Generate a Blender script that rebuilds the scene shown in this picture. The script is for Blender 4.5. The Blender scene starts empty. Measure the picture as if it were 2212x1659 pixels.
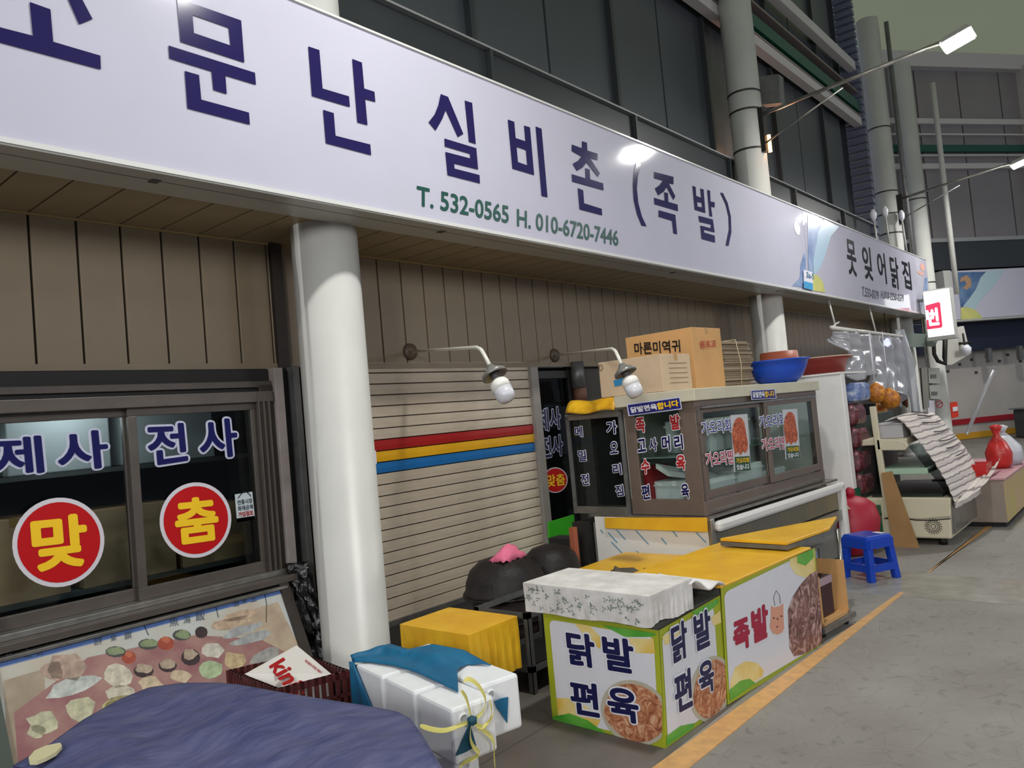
import bpy, bmesh, math, random
from mathutils import Vector, Matrix, noise
import numpy as np
random.seed(7)
sc = bpy.context.scene
COL = sc.collection

# ------------------------------------------------------------------ camera
F, CX, CY, EYE = 1661.0, 1106.0, 829.5, 1.6
_X = np.array([2526-CX, 778-CY, F]); _X /= np.linalg.norm(_X)
_U = np.array([-.09, -1, 0.]); _U[2] = -(_U[0]*_X[0]+_U[1]*_X[1])/_X[2]; _U /= np.linalg.norm(_U)
R = np.array([_X, np.cross(_U, _X), _U])
cam_data = bpy.data.cameras.new('camera'); cam = bpy.data.objects.new('camera', cam_data); COL.objects.link(cam)
cam_data.sensor_fit = 'HORIZONTAL'; cam_data.sensor_width = 36; cam_data.lens = F/2212*36
cam_data.clip_start = .05; cam_data.clip_end = 300
_r, _u, _b = R[:, 0], -R[:, 1], -R[:, 2]
cam.matrix_world = Matrix(((_r[0], _u[0], _b[0], 0), (_r[1], _u[1], _b[1], 0), (_r[2], _u[2], _b[2], EYE), (0, 0, 0, 1)))
sc.camera = cam

# ------------------------------------------------------------------ world, exposure
w = bpy.data.worlds.new('night'); sc.world = w; w.use_nodes = True
w.node_tree.nodes['Background'].inputs[0].default_value = (.42, .46, .58, 1)
w.node_tree.nodes['Background'].inputs[1].default_value = .50
sc.view_settings.view_transform = 'Standard'; sc.view_settings.look = 'None'
sc.view_settings.gamma = 1; sc.view_settings.use_curve_mapping = False
sc.view_settings.exposure = 0.0
LAMP_POWER = 185

# ------------------------------------------------------------------ geometry of the place read from the picture planes
def ray(u, v): return R @ np.array([u-CX, v-CY, F])
CAMP = np.array([0, 0, EYE])
def PY(u, v, y): d = ray(u, v); return Vector(d*(y/d[1])+CAMP)
def PZ(u, v, z): d = ray(u, v); return Vector(d*((z-EYE)/d[2])+CAMP)
def PX(u, v, x): d = ray(u, v); return Vector(d*(x/d[0])+CAMP)
def PN(u, v, p0, n):
    d = ray(u, v); n = np.array(n); p0 = np.array(p0)
    return Vector(d*(np.dot(p0-CAMP, n)/np.dot(d, n))+CAMP)
def PD(u, v, depth): return Vector(ray(u, v)*(depth/F)+CAMP)

# ------------------------------------------------------------------ materials
def lin(h):
    if isinstance(h, str):
        h = h.lstrip('#'); h = [int(h[i:i+2], 16)/255 for i in (0, 2, 4)]
    return tuple((c/12.92 if c <= .04045 else ((c+.055)/1.055)**2.4) for c in h)+(1,)
_M = {}
def mat(name, c, rough=.6, metal=0, var=.0, scale=8, bump=0, bscale=40, spec=.5, c2=None, stretch=None, trans=0):
    if name in _M: return _M[name]
    m = bpy.data.materials.new(name); m.use_nodes = True; nt = m.node_tree; b = nt.nodes['Principled BSDF']
    b.inputs['Roughness'].default_value = rough; b.inputs['Metallic'].default_value = metal
    b.inputs['Specular IOR Level'].default_value = spec
    col = lin(c); b.inputs['Base Color'].default_value = col
    if trans: b.inputs['Transmission Weight'].default_value = trans
    if var or c2 or bump:
        tc = nt.nodes.new('ShaderNodeTexCoord'); mp = nt.nodes.new('ShaderNodeMapping')
        nt.links.new(tc.outputs['Object'], mp.inputs[0])
        if stretch: mp.inputs['Scale'].default_value = stretch
    if var or c2:
        n = nt.nodes.new('ShaderNodeTexNoise'); n.inputs['Scale'].default_value = scale; n.inputs['Detail'].default_value = 5
        nt.links.new(mp.outputs[0], n.inputs['Vector'])
        r = nt.nodes.new('ShaderNodeValToRGB'); nt.links.new(n.outputs['Fac'], r.inputs[0])
        r.color_ramp.elements[0].position = .33; r.color_ramp.elements[1].position = .67
        if c2: r.color_ramp.elements[0].color = lin(c2)
        else: r.color_ramp.elements[0].color = tuple(x*(1-var) for x in col[:3])+(1,)
        r.color_ramp.elements[1].color = col
        nt.links.new(r.outputs[0], b.inputs['Base Color'])
    if bump:
        n2 = nt.nodes.new('ShaderNodeTexNoise'); n2.inputs['Scale'].default_value = bscale; n2.inputs['Detail'].default_value = 4
        nt.links.new(mp.outputs[0], n2.inputs['Vector'])
        bp = nt.nodes.new('ShaderNodeBump'); bp.inputs['Strength'].default_value = bump; bp.inputs['Distance'].default_value = .02
        nt.links.new(n2.outputs['Fac'], bp.inputs['Height']); nt.links.new(bp.outputs[0], b.inputs['Normal'])
    _M[name] = m; return m
def emis(name, c, s):
    m = bpy.data.materials.new(name); m.use_nodes = True; b = m.node_tree.nodes['Principled BSDF']
    b.inputs['Base Color'].default_value = lin(c); b.inputs['Emission Color'].default_value = lin(c); b.inputs['Emission Strength'].default_value = s
    _M[name] = m; return m
def glassmat(name, tint, gloss=.10, rough=.04):
    m = bpy.data.materials.new(name); m.use_nodes = True; nt = m.node_tree; nt.nodes.clear()
    o = nt.nodes.new('ShaderNodeOutputMaterial'); t = nt.nodes.new('ShaderNodeBsdfTransparent'); g = nt.nodes.new('ShaderNodeBsdfGlossy')
    mx = nt.nodes.new('ShaderNodeMixShader'); fr = nt.nodes.new('ShaderNodeMath'); fr.operation = 'POWER'; fr.inputs[1].default_value = 5; lw = nt.nodes.new('ShaderNodeLayerWeight'); lw.inputs[0].default_value = .5; nt.links.new(lw.outputs['Facing'], fr.inputs[0])
    ad = nt.nodes.new('ShaderNodeMath'); ad.operation = 'ADD'; ad.inputs[1].default_value = gloss; ad.use_clamp = True
    t.inputs[0].default_value = lin(tint); g.inputs['Roughness'].default_value = rough; g.inputs[0].default_value = (.9, .9, .9, 1)
    nt.links.new(fr.outputs[0], ad.inputs[0]); nt.links.new(ad.outputs[0], mx.inputs[0])
    nt.links.new(t.outputs[0], mx.inputs[1]); nt.links.new(g.outputs[0], mx.inputs[2]); nt.links.new(mx.outputs[0], o.inputs[0])
    _M[name] = m; return m
SIDING = mat('siding', '#897b65', .45, var=.12, scale=3)
SOFFIT = mat('soffit', '#998a6c', .45, var=.15, scale=3)
ALU = mat('alu_white', '#c3c3bd', .4, var=.08, scale=5)
SIGNW = mat('sign_white', '#bfbecd', .07, var=.03, scale=2)
INK = mat('ink_navy', '#221c50', .12, spec=.4)
INKB = mat('ink_black', '#16161c', .3, spec=.3)
INKG = mat('ink_green', '#0b4a40', .35)
COLM = mat('column_paint', '#cfcfca', .38, var=.08, scale=2.5)
DARKP = mat('dark_panel', '#44494d', .35, var=.12, scale=1.2)
GLEDGE = mat('ledge_grey', '#2f3335', .4, var=.1, scale=2)
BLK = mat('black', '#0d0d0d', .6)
IRON = mat('cast_iron', '#2b2726', .5, spec=.25, var=.35, scale=14, bump=.3, bscale=30)
YEL = mat('yellow_vinyl', '#eebc2c', .38, c2='#e0a724', scale=5, bump=.25, bscale=9)
YELD = mat('yellow_vinyl_worn', '#f0bd2a', .4, c2='#c9921c', scale=9, bump=.2, bscale=12)
WHT = mat('white_plain', '#e6e6e4', .5)
FOAM = mat('foam', '#eef0f1', .55, var=.04, scale=20)
CARD = mat('cardboard', '#c9a273', .8, var=.15, scale=5)
CARDP = mat('cardboard_pale', '#cdb496', .8, var=.12, scale=4)
CARDO = mat('cardboard_orange', '#cf9f66', .75, var=.12, scale=4)
BRONZE = mat('bronze_frame', '#786a61', .42, metal=.3, var=.1, scale=9)
BRONZED = mat('bronze_dark', '#3f3833', .4, metal=.4, var=.2, scale=9)
STEEL = mat('steel', '#a5a39c', .3, metal=.8, var=.25, scale=12)
GALV = mat('galvanised', '#7c7d7c', .45, metal=.5, var=.25, scale=12)
SLAT = mat('slat_beige', '#d0c3b0', .42, c2='#ab9d8a', scale=1.6, stretch=(1, 1, 2))
RED = mat('red_print', '#b01c1c', .4)
REDT = mat('red_text', '#a9161c', .4)
NAVYT = mat('navy_text', '#0f1250', .5, spec=.2)
YTX = mat('yellow_text', '#f2c41a', .4)
WTX = mat('white_text', '#dedee8', .4)
BLUEB = mat('blue_board', '#181b70', .35)
TARP = mat('tarp_navy', '#3f4570', .6, c2='#5a5d80', scale=7, bump=.5, bscale=14, stretch=(1, 2.5, 1))
TEAL = mat('teal_cloth', '#0b6b93', .6, c2='#095a80', scale=6, bump=.3, bscale=10)
GLASS = glassmat('glass_clear', '#e9efed', .0)
GLASSD = glassmat('glass_window', '#ccd4d4', .01, .03)
PLAST = glassmat('plastic_film', '#e8eaee', .12, .18)
_nt = PLAST.node_tree; _d = _nt.nodes.new('ShaderNodeBsdfTranslucent'); _d.inputs[0].default_value = (.85, .86, .9, 1); _d2 = _nt.nodes.new('ShaderNodeBsdfDiffuse'); _d2.inputs[0].default_value = (.8, .8, .84, 1)
_a1 = _nt.nodes.new('ShaderNodeMixShader'); _nt.links.new(_d.outputs[0], _a1.inputs[1]); _nt.links.new(_d2.outputs[0], _a1.inputs[2])
_a2 = _nt.nodes.new('ShaderNodeMixShader'); _a2.inputs[0].default_value = .38; _o = [n for n in _nt.nodes if n.type == 'OUTPUT_MATERIAL'][0]; _src = _o.inputs[0].links[0].from_socket
_nt.links.new(_src, _a2.inputs[1]); _nt.links.new(_a1.outputs[0], _a2.inputs[2]); _nt.links.new(_a2.outputs[0], _o.inputs[0])

# ------------------------------------------------------------------ object helpers
ORIG = {}
def _link(o, parent, origin):
    COL.objects.link(o); ORIG[o.name] = Vector(origin)
    o.location = origin
    if parent is not None:
        o.parent = parent; o.matrix_parent_inverse = Matrix.Translation(-ORIG[parent.name])
def tag(o, label=None, cat=None, group=None, kind=None):
    if label: o['label'] = label
    if cat: o['category'] = cat
    if group: o['group'] = group
    if kind: o['kind'] = kind
    return o
def thing(name, label, cat, loc, group=None, kind=None):
    o = bpy.data.objects.new(name, None); o.empty_display_size = .1
    _link(o, None, Vector(loc)); return tag(o, label, cat, group, kind)
def build(name, verts, faces, m, parent=None, smooth=False, fm=None, bevel=0, solid=0, sub=0, **tg):
    vs = [Vector(v) for v in verts]
    xs = [v.x for v in vs]; ys = [v.y for v in vs]; zs = [v.z for v in vs]
    o0 = Vector(((min(xs)+max(xs))/2, (min(ys)+max(ys))/2, min(zs)))
    me = bpy.data.meshes.new(name); me.from_pydata([tuple(v-o0) for v in vs], [], faces)
    ms = m if isinstance(m, (list, tuple)) else [m]
    for q in ms: me.materials.append(q)
    if fm: me.polygons.foreach_set('material_index', fm)
    if smooth: me.polygons.foreach_set('use_smooth', [True]*len(me.polygons))
    bm = bmesh.new(); bm.from_mesh(me); bmesh.ops.recalc_face_normals(bm, faces=bm.faces); bm.to_mesh(me); bm.free()
    me.update(); o = bpy.data.objects.new(name, me); _link(o, parent, o0)
    if solid:
        s = o.modifiers.new('s', 'SOLIDIFY'); s.thickness = solid; s.offset = 0
    if bevel:
        b = o.modifiers.new('b', 'BEVEL'); b.width = bevel; b.segments = 2; b.limit_method = 'ANGLE'
    if sub:
        b = o.modifiers.new('u', 'SUBSURF'); b.levels = sub; b.render_levels = sub
    tag(o, **tg); return o
BF = [(0, 3, 2, 1), (4, 5, 6, 7), (0, 1, 5, 4), (1, 2, 6, 5), (2, 3, 7, 6), (3, 0, 4, 7)]
class Fr:                                         # a standing frame turned about the vertical
    def __init__(s, x, y, z=0, deg=0):
        a = math.radians(deg); s.o = Vector((x, y, z)); s.a = Vector((math.cos(a), math.sin(a), 0)); s.b = Vector((-math.sin(a), math.cos(a), 0)); s.c = Vector((0, 0, 1))
    def __call__(s, x, y, z): return s.o+s.a*x+s.b*y+s.c*z
W0 = Fr(0, 0)
def bxv(fr, x0, x1, y0, y1, z0, z1):
    return [fr(*p) for p in ((x0, y0, z0), (x1, y0, z0), (x1, y1, z0), (x0, y1, z0), (x0, y0, z1), (x1, y0, z1), (x1, y1, z1), (x0, y1, z1))]
def box(name, x0, x1, y0, y1, z0, z1, m, parent=None, bevel=0, fr=W0, **k):
    return build(name, bxv(fr, x0, x1, y0, y1, z0, z1), BF, m, parent, bevel=bevel, **k)
SPLIT = {'trim_clip', 'cross_rail', 'upright', 'frame_rail', 'awning_hook', 'wall_mark', 'corrugated_end', 'jamb_fin', 'track', 'trim_edge', 'back_gear', 'print_line', 'moulded_rib', 'door_frame_'}
def boxes(name, lst, m, parent=None, fr=W0, bevel=0, **k):
    if name in SPLIT and parent is not None and len(lst) > 1: return [box(name, *b, m, parent, bevel, fr, **k) for b in lst][0]
    V, Fc = [], []
    for b in lst:
        n = len(V); V += bxv(fr, *b); Fc += [tuple(i+n for i in f) for f in BF]
    return build(name, V, Fc, m, parent, bevel=bevel, **k)
def prism(name, pts, vec, m, parent=None, bevel=0, **k):     # polygon pushed along vec
    pts = [Vector(p) for p in pts]; vec = Vector(vec); n = len(pts)
    V = pts+[p+vec for p in pts]
    Fc = [tuple(range(n)), tuple(range(2*n-1, n-1, -1))]+[(i, (i+1) % n, n+(i+1) % n, n+i) for i in range(n)]
    return build(name, V, Fc, m, parent, bevel=bevel, **k)
def tubev(pts, r, seg=8):
    pts = [Vector(p) for p in pts]; V, Fc = [], []
    up = Vector((0, 0, 1)); prev = None
    for i, p in enumerate(pts):
        t = (pts[min(i+1, len(pts)-1)]-pts[max(i-1, 0)]).normalized()
        if prev is None:
            a = t.cross(up)
            if a.length < .1: a = t.cross(Vector((1, 0, 0)))
        else: a = prev-t*prev.dot(t)
        a.normalize(); prev = a; b = t.cross(a)
        rr = r[i] if isinstance(r, (list, tuple)) else r
        for k in range(seg):
            th = 2*math.pi*k/seg; V.append(p+a*math.cos(th)*rr+b*math.sin(th)*rr)
    for i in range(len(pts)-1):
        for k in range(seg):
            Fc.append((i*seg+k, i*seg+(k+1) % seg, (i+1)*seg+(k+1) % seg, (i+1)*seg+k))
    Fc.append(tuple(range(seg))); Fc.append(tuple(range(len(V)-1, len(V)-seg-1, -1)))
    return V, Fc
def tube(name, pts, r, m, parent=None, seg=8, **k):
    V, Fc = tubev(pts, r, seg); return build(name, V, Fc, m, parent, smooth=True, **k)
def tubes(name, lst, m, parent=None, seg=6, **k):
    V, Fc = [], []
    for pts, r in lst:
        v, f = tubev(pts, r, seg); n = len(V); V += v; Fc += [tuple(i+n for i in q) for q in f]
    return build(name, V, Fc, m, parent, smooth=True, **k)
def lathe(name, c, prof, m, parent=None, seg=32, axis=None, smooth=True, **k):
    c = Vector(c); az = (axis or Vector((0, 0, 1))).normalized()
    ax = az.cross(Vector((0, 0, 1)))
    if ax.length < .1: ax = Vector((1, 0, 0))
    ax.normalize(); ay = az.cross(ax); V, Fc = [], []
    for r, z in prof:
        for i in range(seg):
            t = 2*math.pi*i/seg; V.append(c+az*z+ax*(math.cos(t)*r)+ay*(math.sin(t)*r))
    for j in range(len(prof)-1):
        for i in range(seg):
            Fc.append((j*seg+i, j*seg+(i+1) % seg, (j+1)*seg+(i+1) % seg, (j+1)*seg+i))
    if prof[0][0] > .0005: Fc.append(tuple(range(seg)))
    if prof[-1][0] > .0005: Fc.append(tuple(range(len(V)-seg, len(V))))
    return build(name, V, Fc, m, parent, smooth=smooth, **k)
def grid(name, f, nu, nv, m, parent=None, solid=.004, **k):
    V = [f(i/(nu-1), j/(nv-1)) for j in range(nv) for i in range(nu)]
    Fc = [(j*nu+i, j*nu+i+1, (j+1)*nu+i+1, (j+1)*nu+i) for j in range(nv-1) for i in range(nu-1)]
    return build(name, V, Fc, m, parent, smooth=True, solid=solid, **k)
_T = {}
def glyph(s, off):
    if off > 0:
        if (s, off) in _T: return _T[(s, off)]
        v0, f0 = glyph(s, 0); V, Fc = [], []
        for rr, nn in ((off, 12), (off*.5, 6)):
            for i in range(nn):
                a = 2*math.pi*(i+.5*(nn == 6))/nn; k = len(V); V += [(x+rr*math.cos(a), y+rr*math.sin(a)) for x, y in v0]; Fc += [tuple(j+k for j in q) for q in f0]
        _T[(s, off)] = (V, Fc); return V, Fc
    if (s, off) in _T: return _T[(s, off)]
    c = bpy.data.curves.new('t', 'FONT'); c.body = s; c.offset = off; c.resolution_u = 4
    o = bpy.data.objects.new('t', c); COL.objects.link(o); dg = bpy.context.evaluated_depsgraph_get()
    me = bpy.data.meshes.new_from_object(o.evaluated_get(dg))
    vs = [(v.co.x, v.co.y) for v in me.vertices]; fs = [tuple(p.vertices) for p in me.polygons]
    bpy.data.objects.remove(o); bpy.data.curves.remove(c); bpy.data.meshes.remove(me)
    _T[(s, off)] = (vs, fs); return vs, fs
def txt(items, m, parent, off=.03, eps=.002, n=None, name='lettering', **k):
    """items: list of (string, [tl, tr, br, bl] corners in space); one mesh"""
    V, Fc = [], []
    for s, q in items:
        tl, tr, br, bl = [Vector(p) for p in q]
        b0, _ = glyph(s, 0); xs = [p[0] for p in b0]; ys = [p[1] for p in b0]
        x0, x1, y0, y1 = min(xs), max(xs), min(ys), max(ys)
        vs, fs = glyph(s, off); nn = n if n is not None else (tr-tl).cross(tl-bl).normalized()
        k0 = len(V)
        nc = len(b0); lay = max(2e-5, (tl-bl).length*1.5e-4)
        for j, (x, y) in enumerate(vs):
            a = (x-x0)/(x1-x0); b = (y-y0)/(y1-y0)
            V.append(bl*(1-a)*(1-b)+br*a*(1-b)+tl*(1-a)*b+tr*a*b+Vector(nn)*(eps+lay*(j//nc)))
        Fc += [tuple(i+k0 for i in f) for f in fs]
    return build(name, V, Fc, m, parent, **k)
def poly(name, rings, m, parent, join=False, **k):           # list of flat polygons (each a list of points)
    if len(rings) > 1 and not join and 'kind' not in k:
        return [build(name, list(r_), [tuple(range(len(r_)))], m, parent, **k) for r_ in rings][0]
    V, Fc = [], []
    for r_ in rings:
        n = len(V); V += list(r_); Fc.append(tuple(range(n, n+len(r_))))
    return build(name, V, Fc, m, parent, **k)
def pholes(outer, hole):                          # ring with one hole -> quads strips (same count)
    return [[outer[i], outer[(i+1) % len(outer)], hole[(i+1) % len(hole)], hole[i]] for i in range(len(outer))]
def ell(c, a, b, n=24, t0=0, t1=2*math.pi):
    return [Vector(c)+Vector(a)*math.cos(t0+(t1-t0)*i/n)+Vector(b)*math.sin(t0+(t1-t0)*i/n) for i in range(n)]

# ------------------------------------------------------------------ ground
def floormat():
    m = bpy.data.materials.new('paving'); m.use_nodes = True; nt = m.node_tree; b = nt.nodes['Principled BSDF']
    tc = nt.nodes.new('ShaderNodeTexCoord'); L = nt.links.new
    n = nt.nodes.new('ShaderNodeTexNoise'); n.inputs['Scale'].default_value = 1.3; n.inputs['Detail'].default_value = 8; n.inputs['Roughness'].default_value = .65
    L(tc.outputs['Object'], n.inputs['Vector'])
    r = nt.nodes.new('ShaderNodeValToRGB'); r.color_ramp.elements[0].position = .3; r.color_ramp.elements[1].position = .7
    r.color_ramp.elements[0].color = lin('#7d7771'); r.color_ramp.elements[1].color = lin('#93908a'); L(n.outputs['Fac'], r.inputs[0])
    n2 = nt.nodes.new('ShaderNodeTexNoise'); n2.inputs['Scale'].default_value = 11; n2.inputs['Detail'].default_value = 6; n2.inputs['Distortion'].default_value = 1.2
    L(tc.outputs['Object'], n2.inputs['Vector'])
    r2 = nt.nodes.new('ShaderNodeValToRGB'); r2.color_ramp.elements[0].position = .3; r2.color_ramp.elements[1].position = .42
    r2.color_ramp.elements[0].color = (.62, .62, .6, 1); r2.color_ramp.elements[1].color = (1, 1, 1, 1); L(n2.outputs['Fac'], r2.inputs[0])
    mx = nt.nodes.new('ShaderNodeMix'); mx.data_type = 'RGBA'; mx.blend_type = 'MULTIPLY'; mx.inputs[0].default_value = .8
    L(r.outputs[0], mx.inputs[6]); L(r2.outputs[0], mx.inputs[7]); L(mx.outputs[2], b.inputs['Base Color'])
    v = nt.nodes.new('ShaderNodeTexVoronoi'); v.feature = 'DISTANCE_TO_EDGE'; v.inputs['Scale'].default_value = 5.5
    L(tc.outputs['Object'], v.inputs['Vector'])
    mr = nt.nodes.new('ShaderNodeMapRange'); mr.inputs[2].default_value = .03; L(v.outputs['Distance'], mr.inputs[0])
    ad = nt.nodes.new('ShaderNodeMath'); ad.operation = 'MULTIPLY_ADD'; ad.inputs[1].default_value = 1.0; L(n2.outputs['Fac'], ad.inputs[0]); L(mr.outputs[0], ad.inputs[2])
    bp = nt.nodes.new('ShaderNodeBump'); bp.inputs['Strength'].default_value = .3; bp.inputs['Distance'].default_value = .006
    L(ad.outputs[0], bp.inputs['Height']); L(bp.outputs[0], b.inputs['Normal'])
    b.inputs['Roughness'].default_value = .62; return m
FLOORM = floormat()
fl = box('floor', -6, 40, -9, 6.6, -.1, 0, FLOORM, kind='structure')
LINEM = mat('line_paint', '#d8a568', .55, c2='#c09562', scale=16)
a0, a1 = PZ(1410, 1659, 0), PZ(2072, 1188, 0); b0, b1 = PZ(1490, 1659, 0), PZ(2010, 1235, 0)
def lineat(x, l): p, q = (a0, a1) if l else (b0, b1); t = (x-p.x)/(q.x-p.x); return Vector((x, p.y+(q.y-p.y)*t, 0))
for xs, xe in ((1.2, 6.42), (7.15, 9.6), (9.65, 20)):
    prism('painted_line', [lineat(xs, 1), lineat(xe, 1), lineat(xe, 0)+Vector((0, 0, 0)), lineat(xs, 0)], (0, 0, .004), LINEM, fl)
prism('stall_paving', [(-4, 1.97, 0), (5.05, 1.90, 0), (5.25, 2.4, 0), (5.4, 5, 0), (-4, 5, 0)], (0, 0, .0025), mat('dark_paving', '#6f6963', .55, c2='#58524d', scale=2.5, bump=.2, bscale=14), fl)  # colour darkened for dirty asphalt and for the shading by the stalls
prism('paving_joint', [(-4, 2.62, .0025), (5, 2.62, .0025), (5, 2.626, .0025), (-4, 2.626, .0025)], (0, 0, .0008), mat('joint_dark', '#4c4742', .8), fl)
DRAINM = mat('drain_concrete', '#a3a095', .25, var=.25, scale=7)
prism('drain_channel', [(6.25, 5, 0), (7.1, 5, 0), (7.05, -6, 0), (6.42, -6, 0)], (0, 0, .003), DRAINM, fl)

# ------------------------------------------------------------------ back wall with siding, soffit
P0, PI_ = 1.615, .262
wb = box('wall_back', -1, 20.5, 5.03, 5.15, 2.13, 3.1, mat('siding_gap', '#241a12', .8), kind='structure')
sp_mesh = None
for k in range(-9, 70):
    x = P0+PI_*k
    if sp_mesh is None:
        o = box('siding_panel', x+.007, x+PI_-.007, 5.0, 5.025, 2.165, 3.07, SIDING, wb, bevel=.004); sp_mesh = o
    else:
        o = sp_mesh.copy(); COL.objects.link(o); o.location.x = sp_mesh.location.x+(k+9)*PI_
tube('upper_trim', [(-1, 4.995, 3.066), (20.5, 4.995, 3.066)], .012, mat('trim_ochre', '#9a8355', .5), wb, seg=4)
box('bottom_trim', -1, 20.5, 4.985, 5.03, 2.12, 2.168, SIDING, wb)
ce = box('ceiling', -1, 20.5, 4.2, 5.15, 3.085, 3.11, mat('soffit_gap', '#1e1710', .8), kind='structure')
sf = None
for k in range(-9, 70):
    x = P0+PI_*k
    if sf is None: sf = box('soffit_panel', x+.006, x+PI_-.006, 4.24, 5.0, 3.07, 3.08, SOFFIT, ce)
    else:
        o = sf.copy(); COL.objects.link(o); o.location.x = sf.location.x+(k+9)*PI_
ET = 1
# wall behind the stalls under the siding
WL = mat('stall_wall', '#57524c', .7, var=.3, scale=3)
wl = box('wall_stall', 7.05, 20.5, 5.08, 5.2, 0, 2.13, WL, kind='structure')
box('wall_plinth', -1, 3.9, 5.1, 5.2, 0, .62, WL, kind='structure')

# ------------------------------------------------------------------ the upper glazed wall
wu = box('wall_upper', -1, 18.05, 4.95, 5.1, 3.12, 10.9, mat('seam_black', '#15171a', .5), kind='structure')
M0, MS = 5.53, 1.315; up = None
for k in range(-5, 9):
    x = M0+MS*k
    o = box('upper_panel', x+.02, min(x+MS-.02, 18.0), 4.88, 4.95, 5.28, 10.9, DARKP, wu)
for k in range(-2, 5):
    x = M0+2*MS*k
    box('stanchion', x-.025, x+.025, 4.6, 4.655, 4.3, 5.14, GLEDGE, wu)
    box('mullion', x-.028, x+.028, 4.8, 4.88, 5.2, 10.9, mat('mullion', '#3a3e40', .3, metal=.3), wu)
lg = box('gutter_ledge', -1, 18.0, 4.66, 4.9, 4.0, 5.14, GLEDGE, wu)
prism('gutter_lip', [(-1, 4.6, 5.14), (-1, 4.6, 5.16), (-1, 4.88, 5.3), (-1, 4.88, 5.14)], (19, 0, 0), mat('lip_grey', '#9a9b9a', .35, metal=.2), wu)
zA, zB, zG = PY(1885, 291, 4.7).z, PY(1875, 180, 4.7).z, PY(1878, 261, 4.7).z
GIRT = mat('girt_paint', '#b9b5b4', .45)
for z, nm, mm, h in ((zA, 'girt', GIRT, .09), (zB, 'girt', GIRT, .1), (zG+.03, 'green_bar', mat('green_bar', '#0d4a3c', .4), .11),
                     (zG-.19, 'thin_bar', mat('thin_bar', '#7d6f6a', .4), .025), (zG+.36, 'thin_bar', mat('thin_bar2', '#6e6663', .4), .02)):
    box(nm, 9.2, 18.0, 4.6, 4.76, z-h, z+h, mm, wu)
for k in range(34):                                # corrugated end
    pass
boxes('corrugated_end', [(18.0, 18.16, 4.55+(i % 2)*0, 4.95, 4.6+i*.17, 4.6+i*.17+.11) for i in range(37)], mat('blue_steel', '#6d7288', .35, metal=.3), wu)

# ------------------------------------------------------------------ fascia signs
SY = 3.918
def SP(u, v, e=0): return PY(u, v, SY-e)
XS = SP(1742, 540).x
sg = thing('fascia_sign', 'long white shop sign with navy Korean letters and green phone numbers above the shutter', 'sign', (XS/2, 4, 3.07))
box('sign_face', -1.2, XS-.006, 3.92, 4.02, 3.085, 4.335, SIGNW, sg)
ALUB = mat('alu_trim', '#b9b9b2', .35, metal=.2, var=.1, scale=3)
box('bottom_trim', -1.2, XS-.006, 3.915, 4.24, 3.052, 3.078, ALUB, sg)
boxes('trim_edge', [(-1.2, XS-.006, 3.905, 3.922, 3.062, 3.088), (-1.2, XS-.006, 3.905, 3.925, 4.325, 4.34)], mat('alu_bright', '#e4e4e0', .2, metal=.2), sg)
boxes('trim_seam', [(-1.2, XS-.006, 4.03, 4.034, 3.051, 3.053)], BLK, sg)
boxes('trim_clip', [(x, x+.05, 4.03-.02, 4.07, 3.048, 3.052) for x in (1.9, 4.05, 7.6, 10.6)], mat('clip_dark', '#4d4b46', .6), sg)
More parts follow.
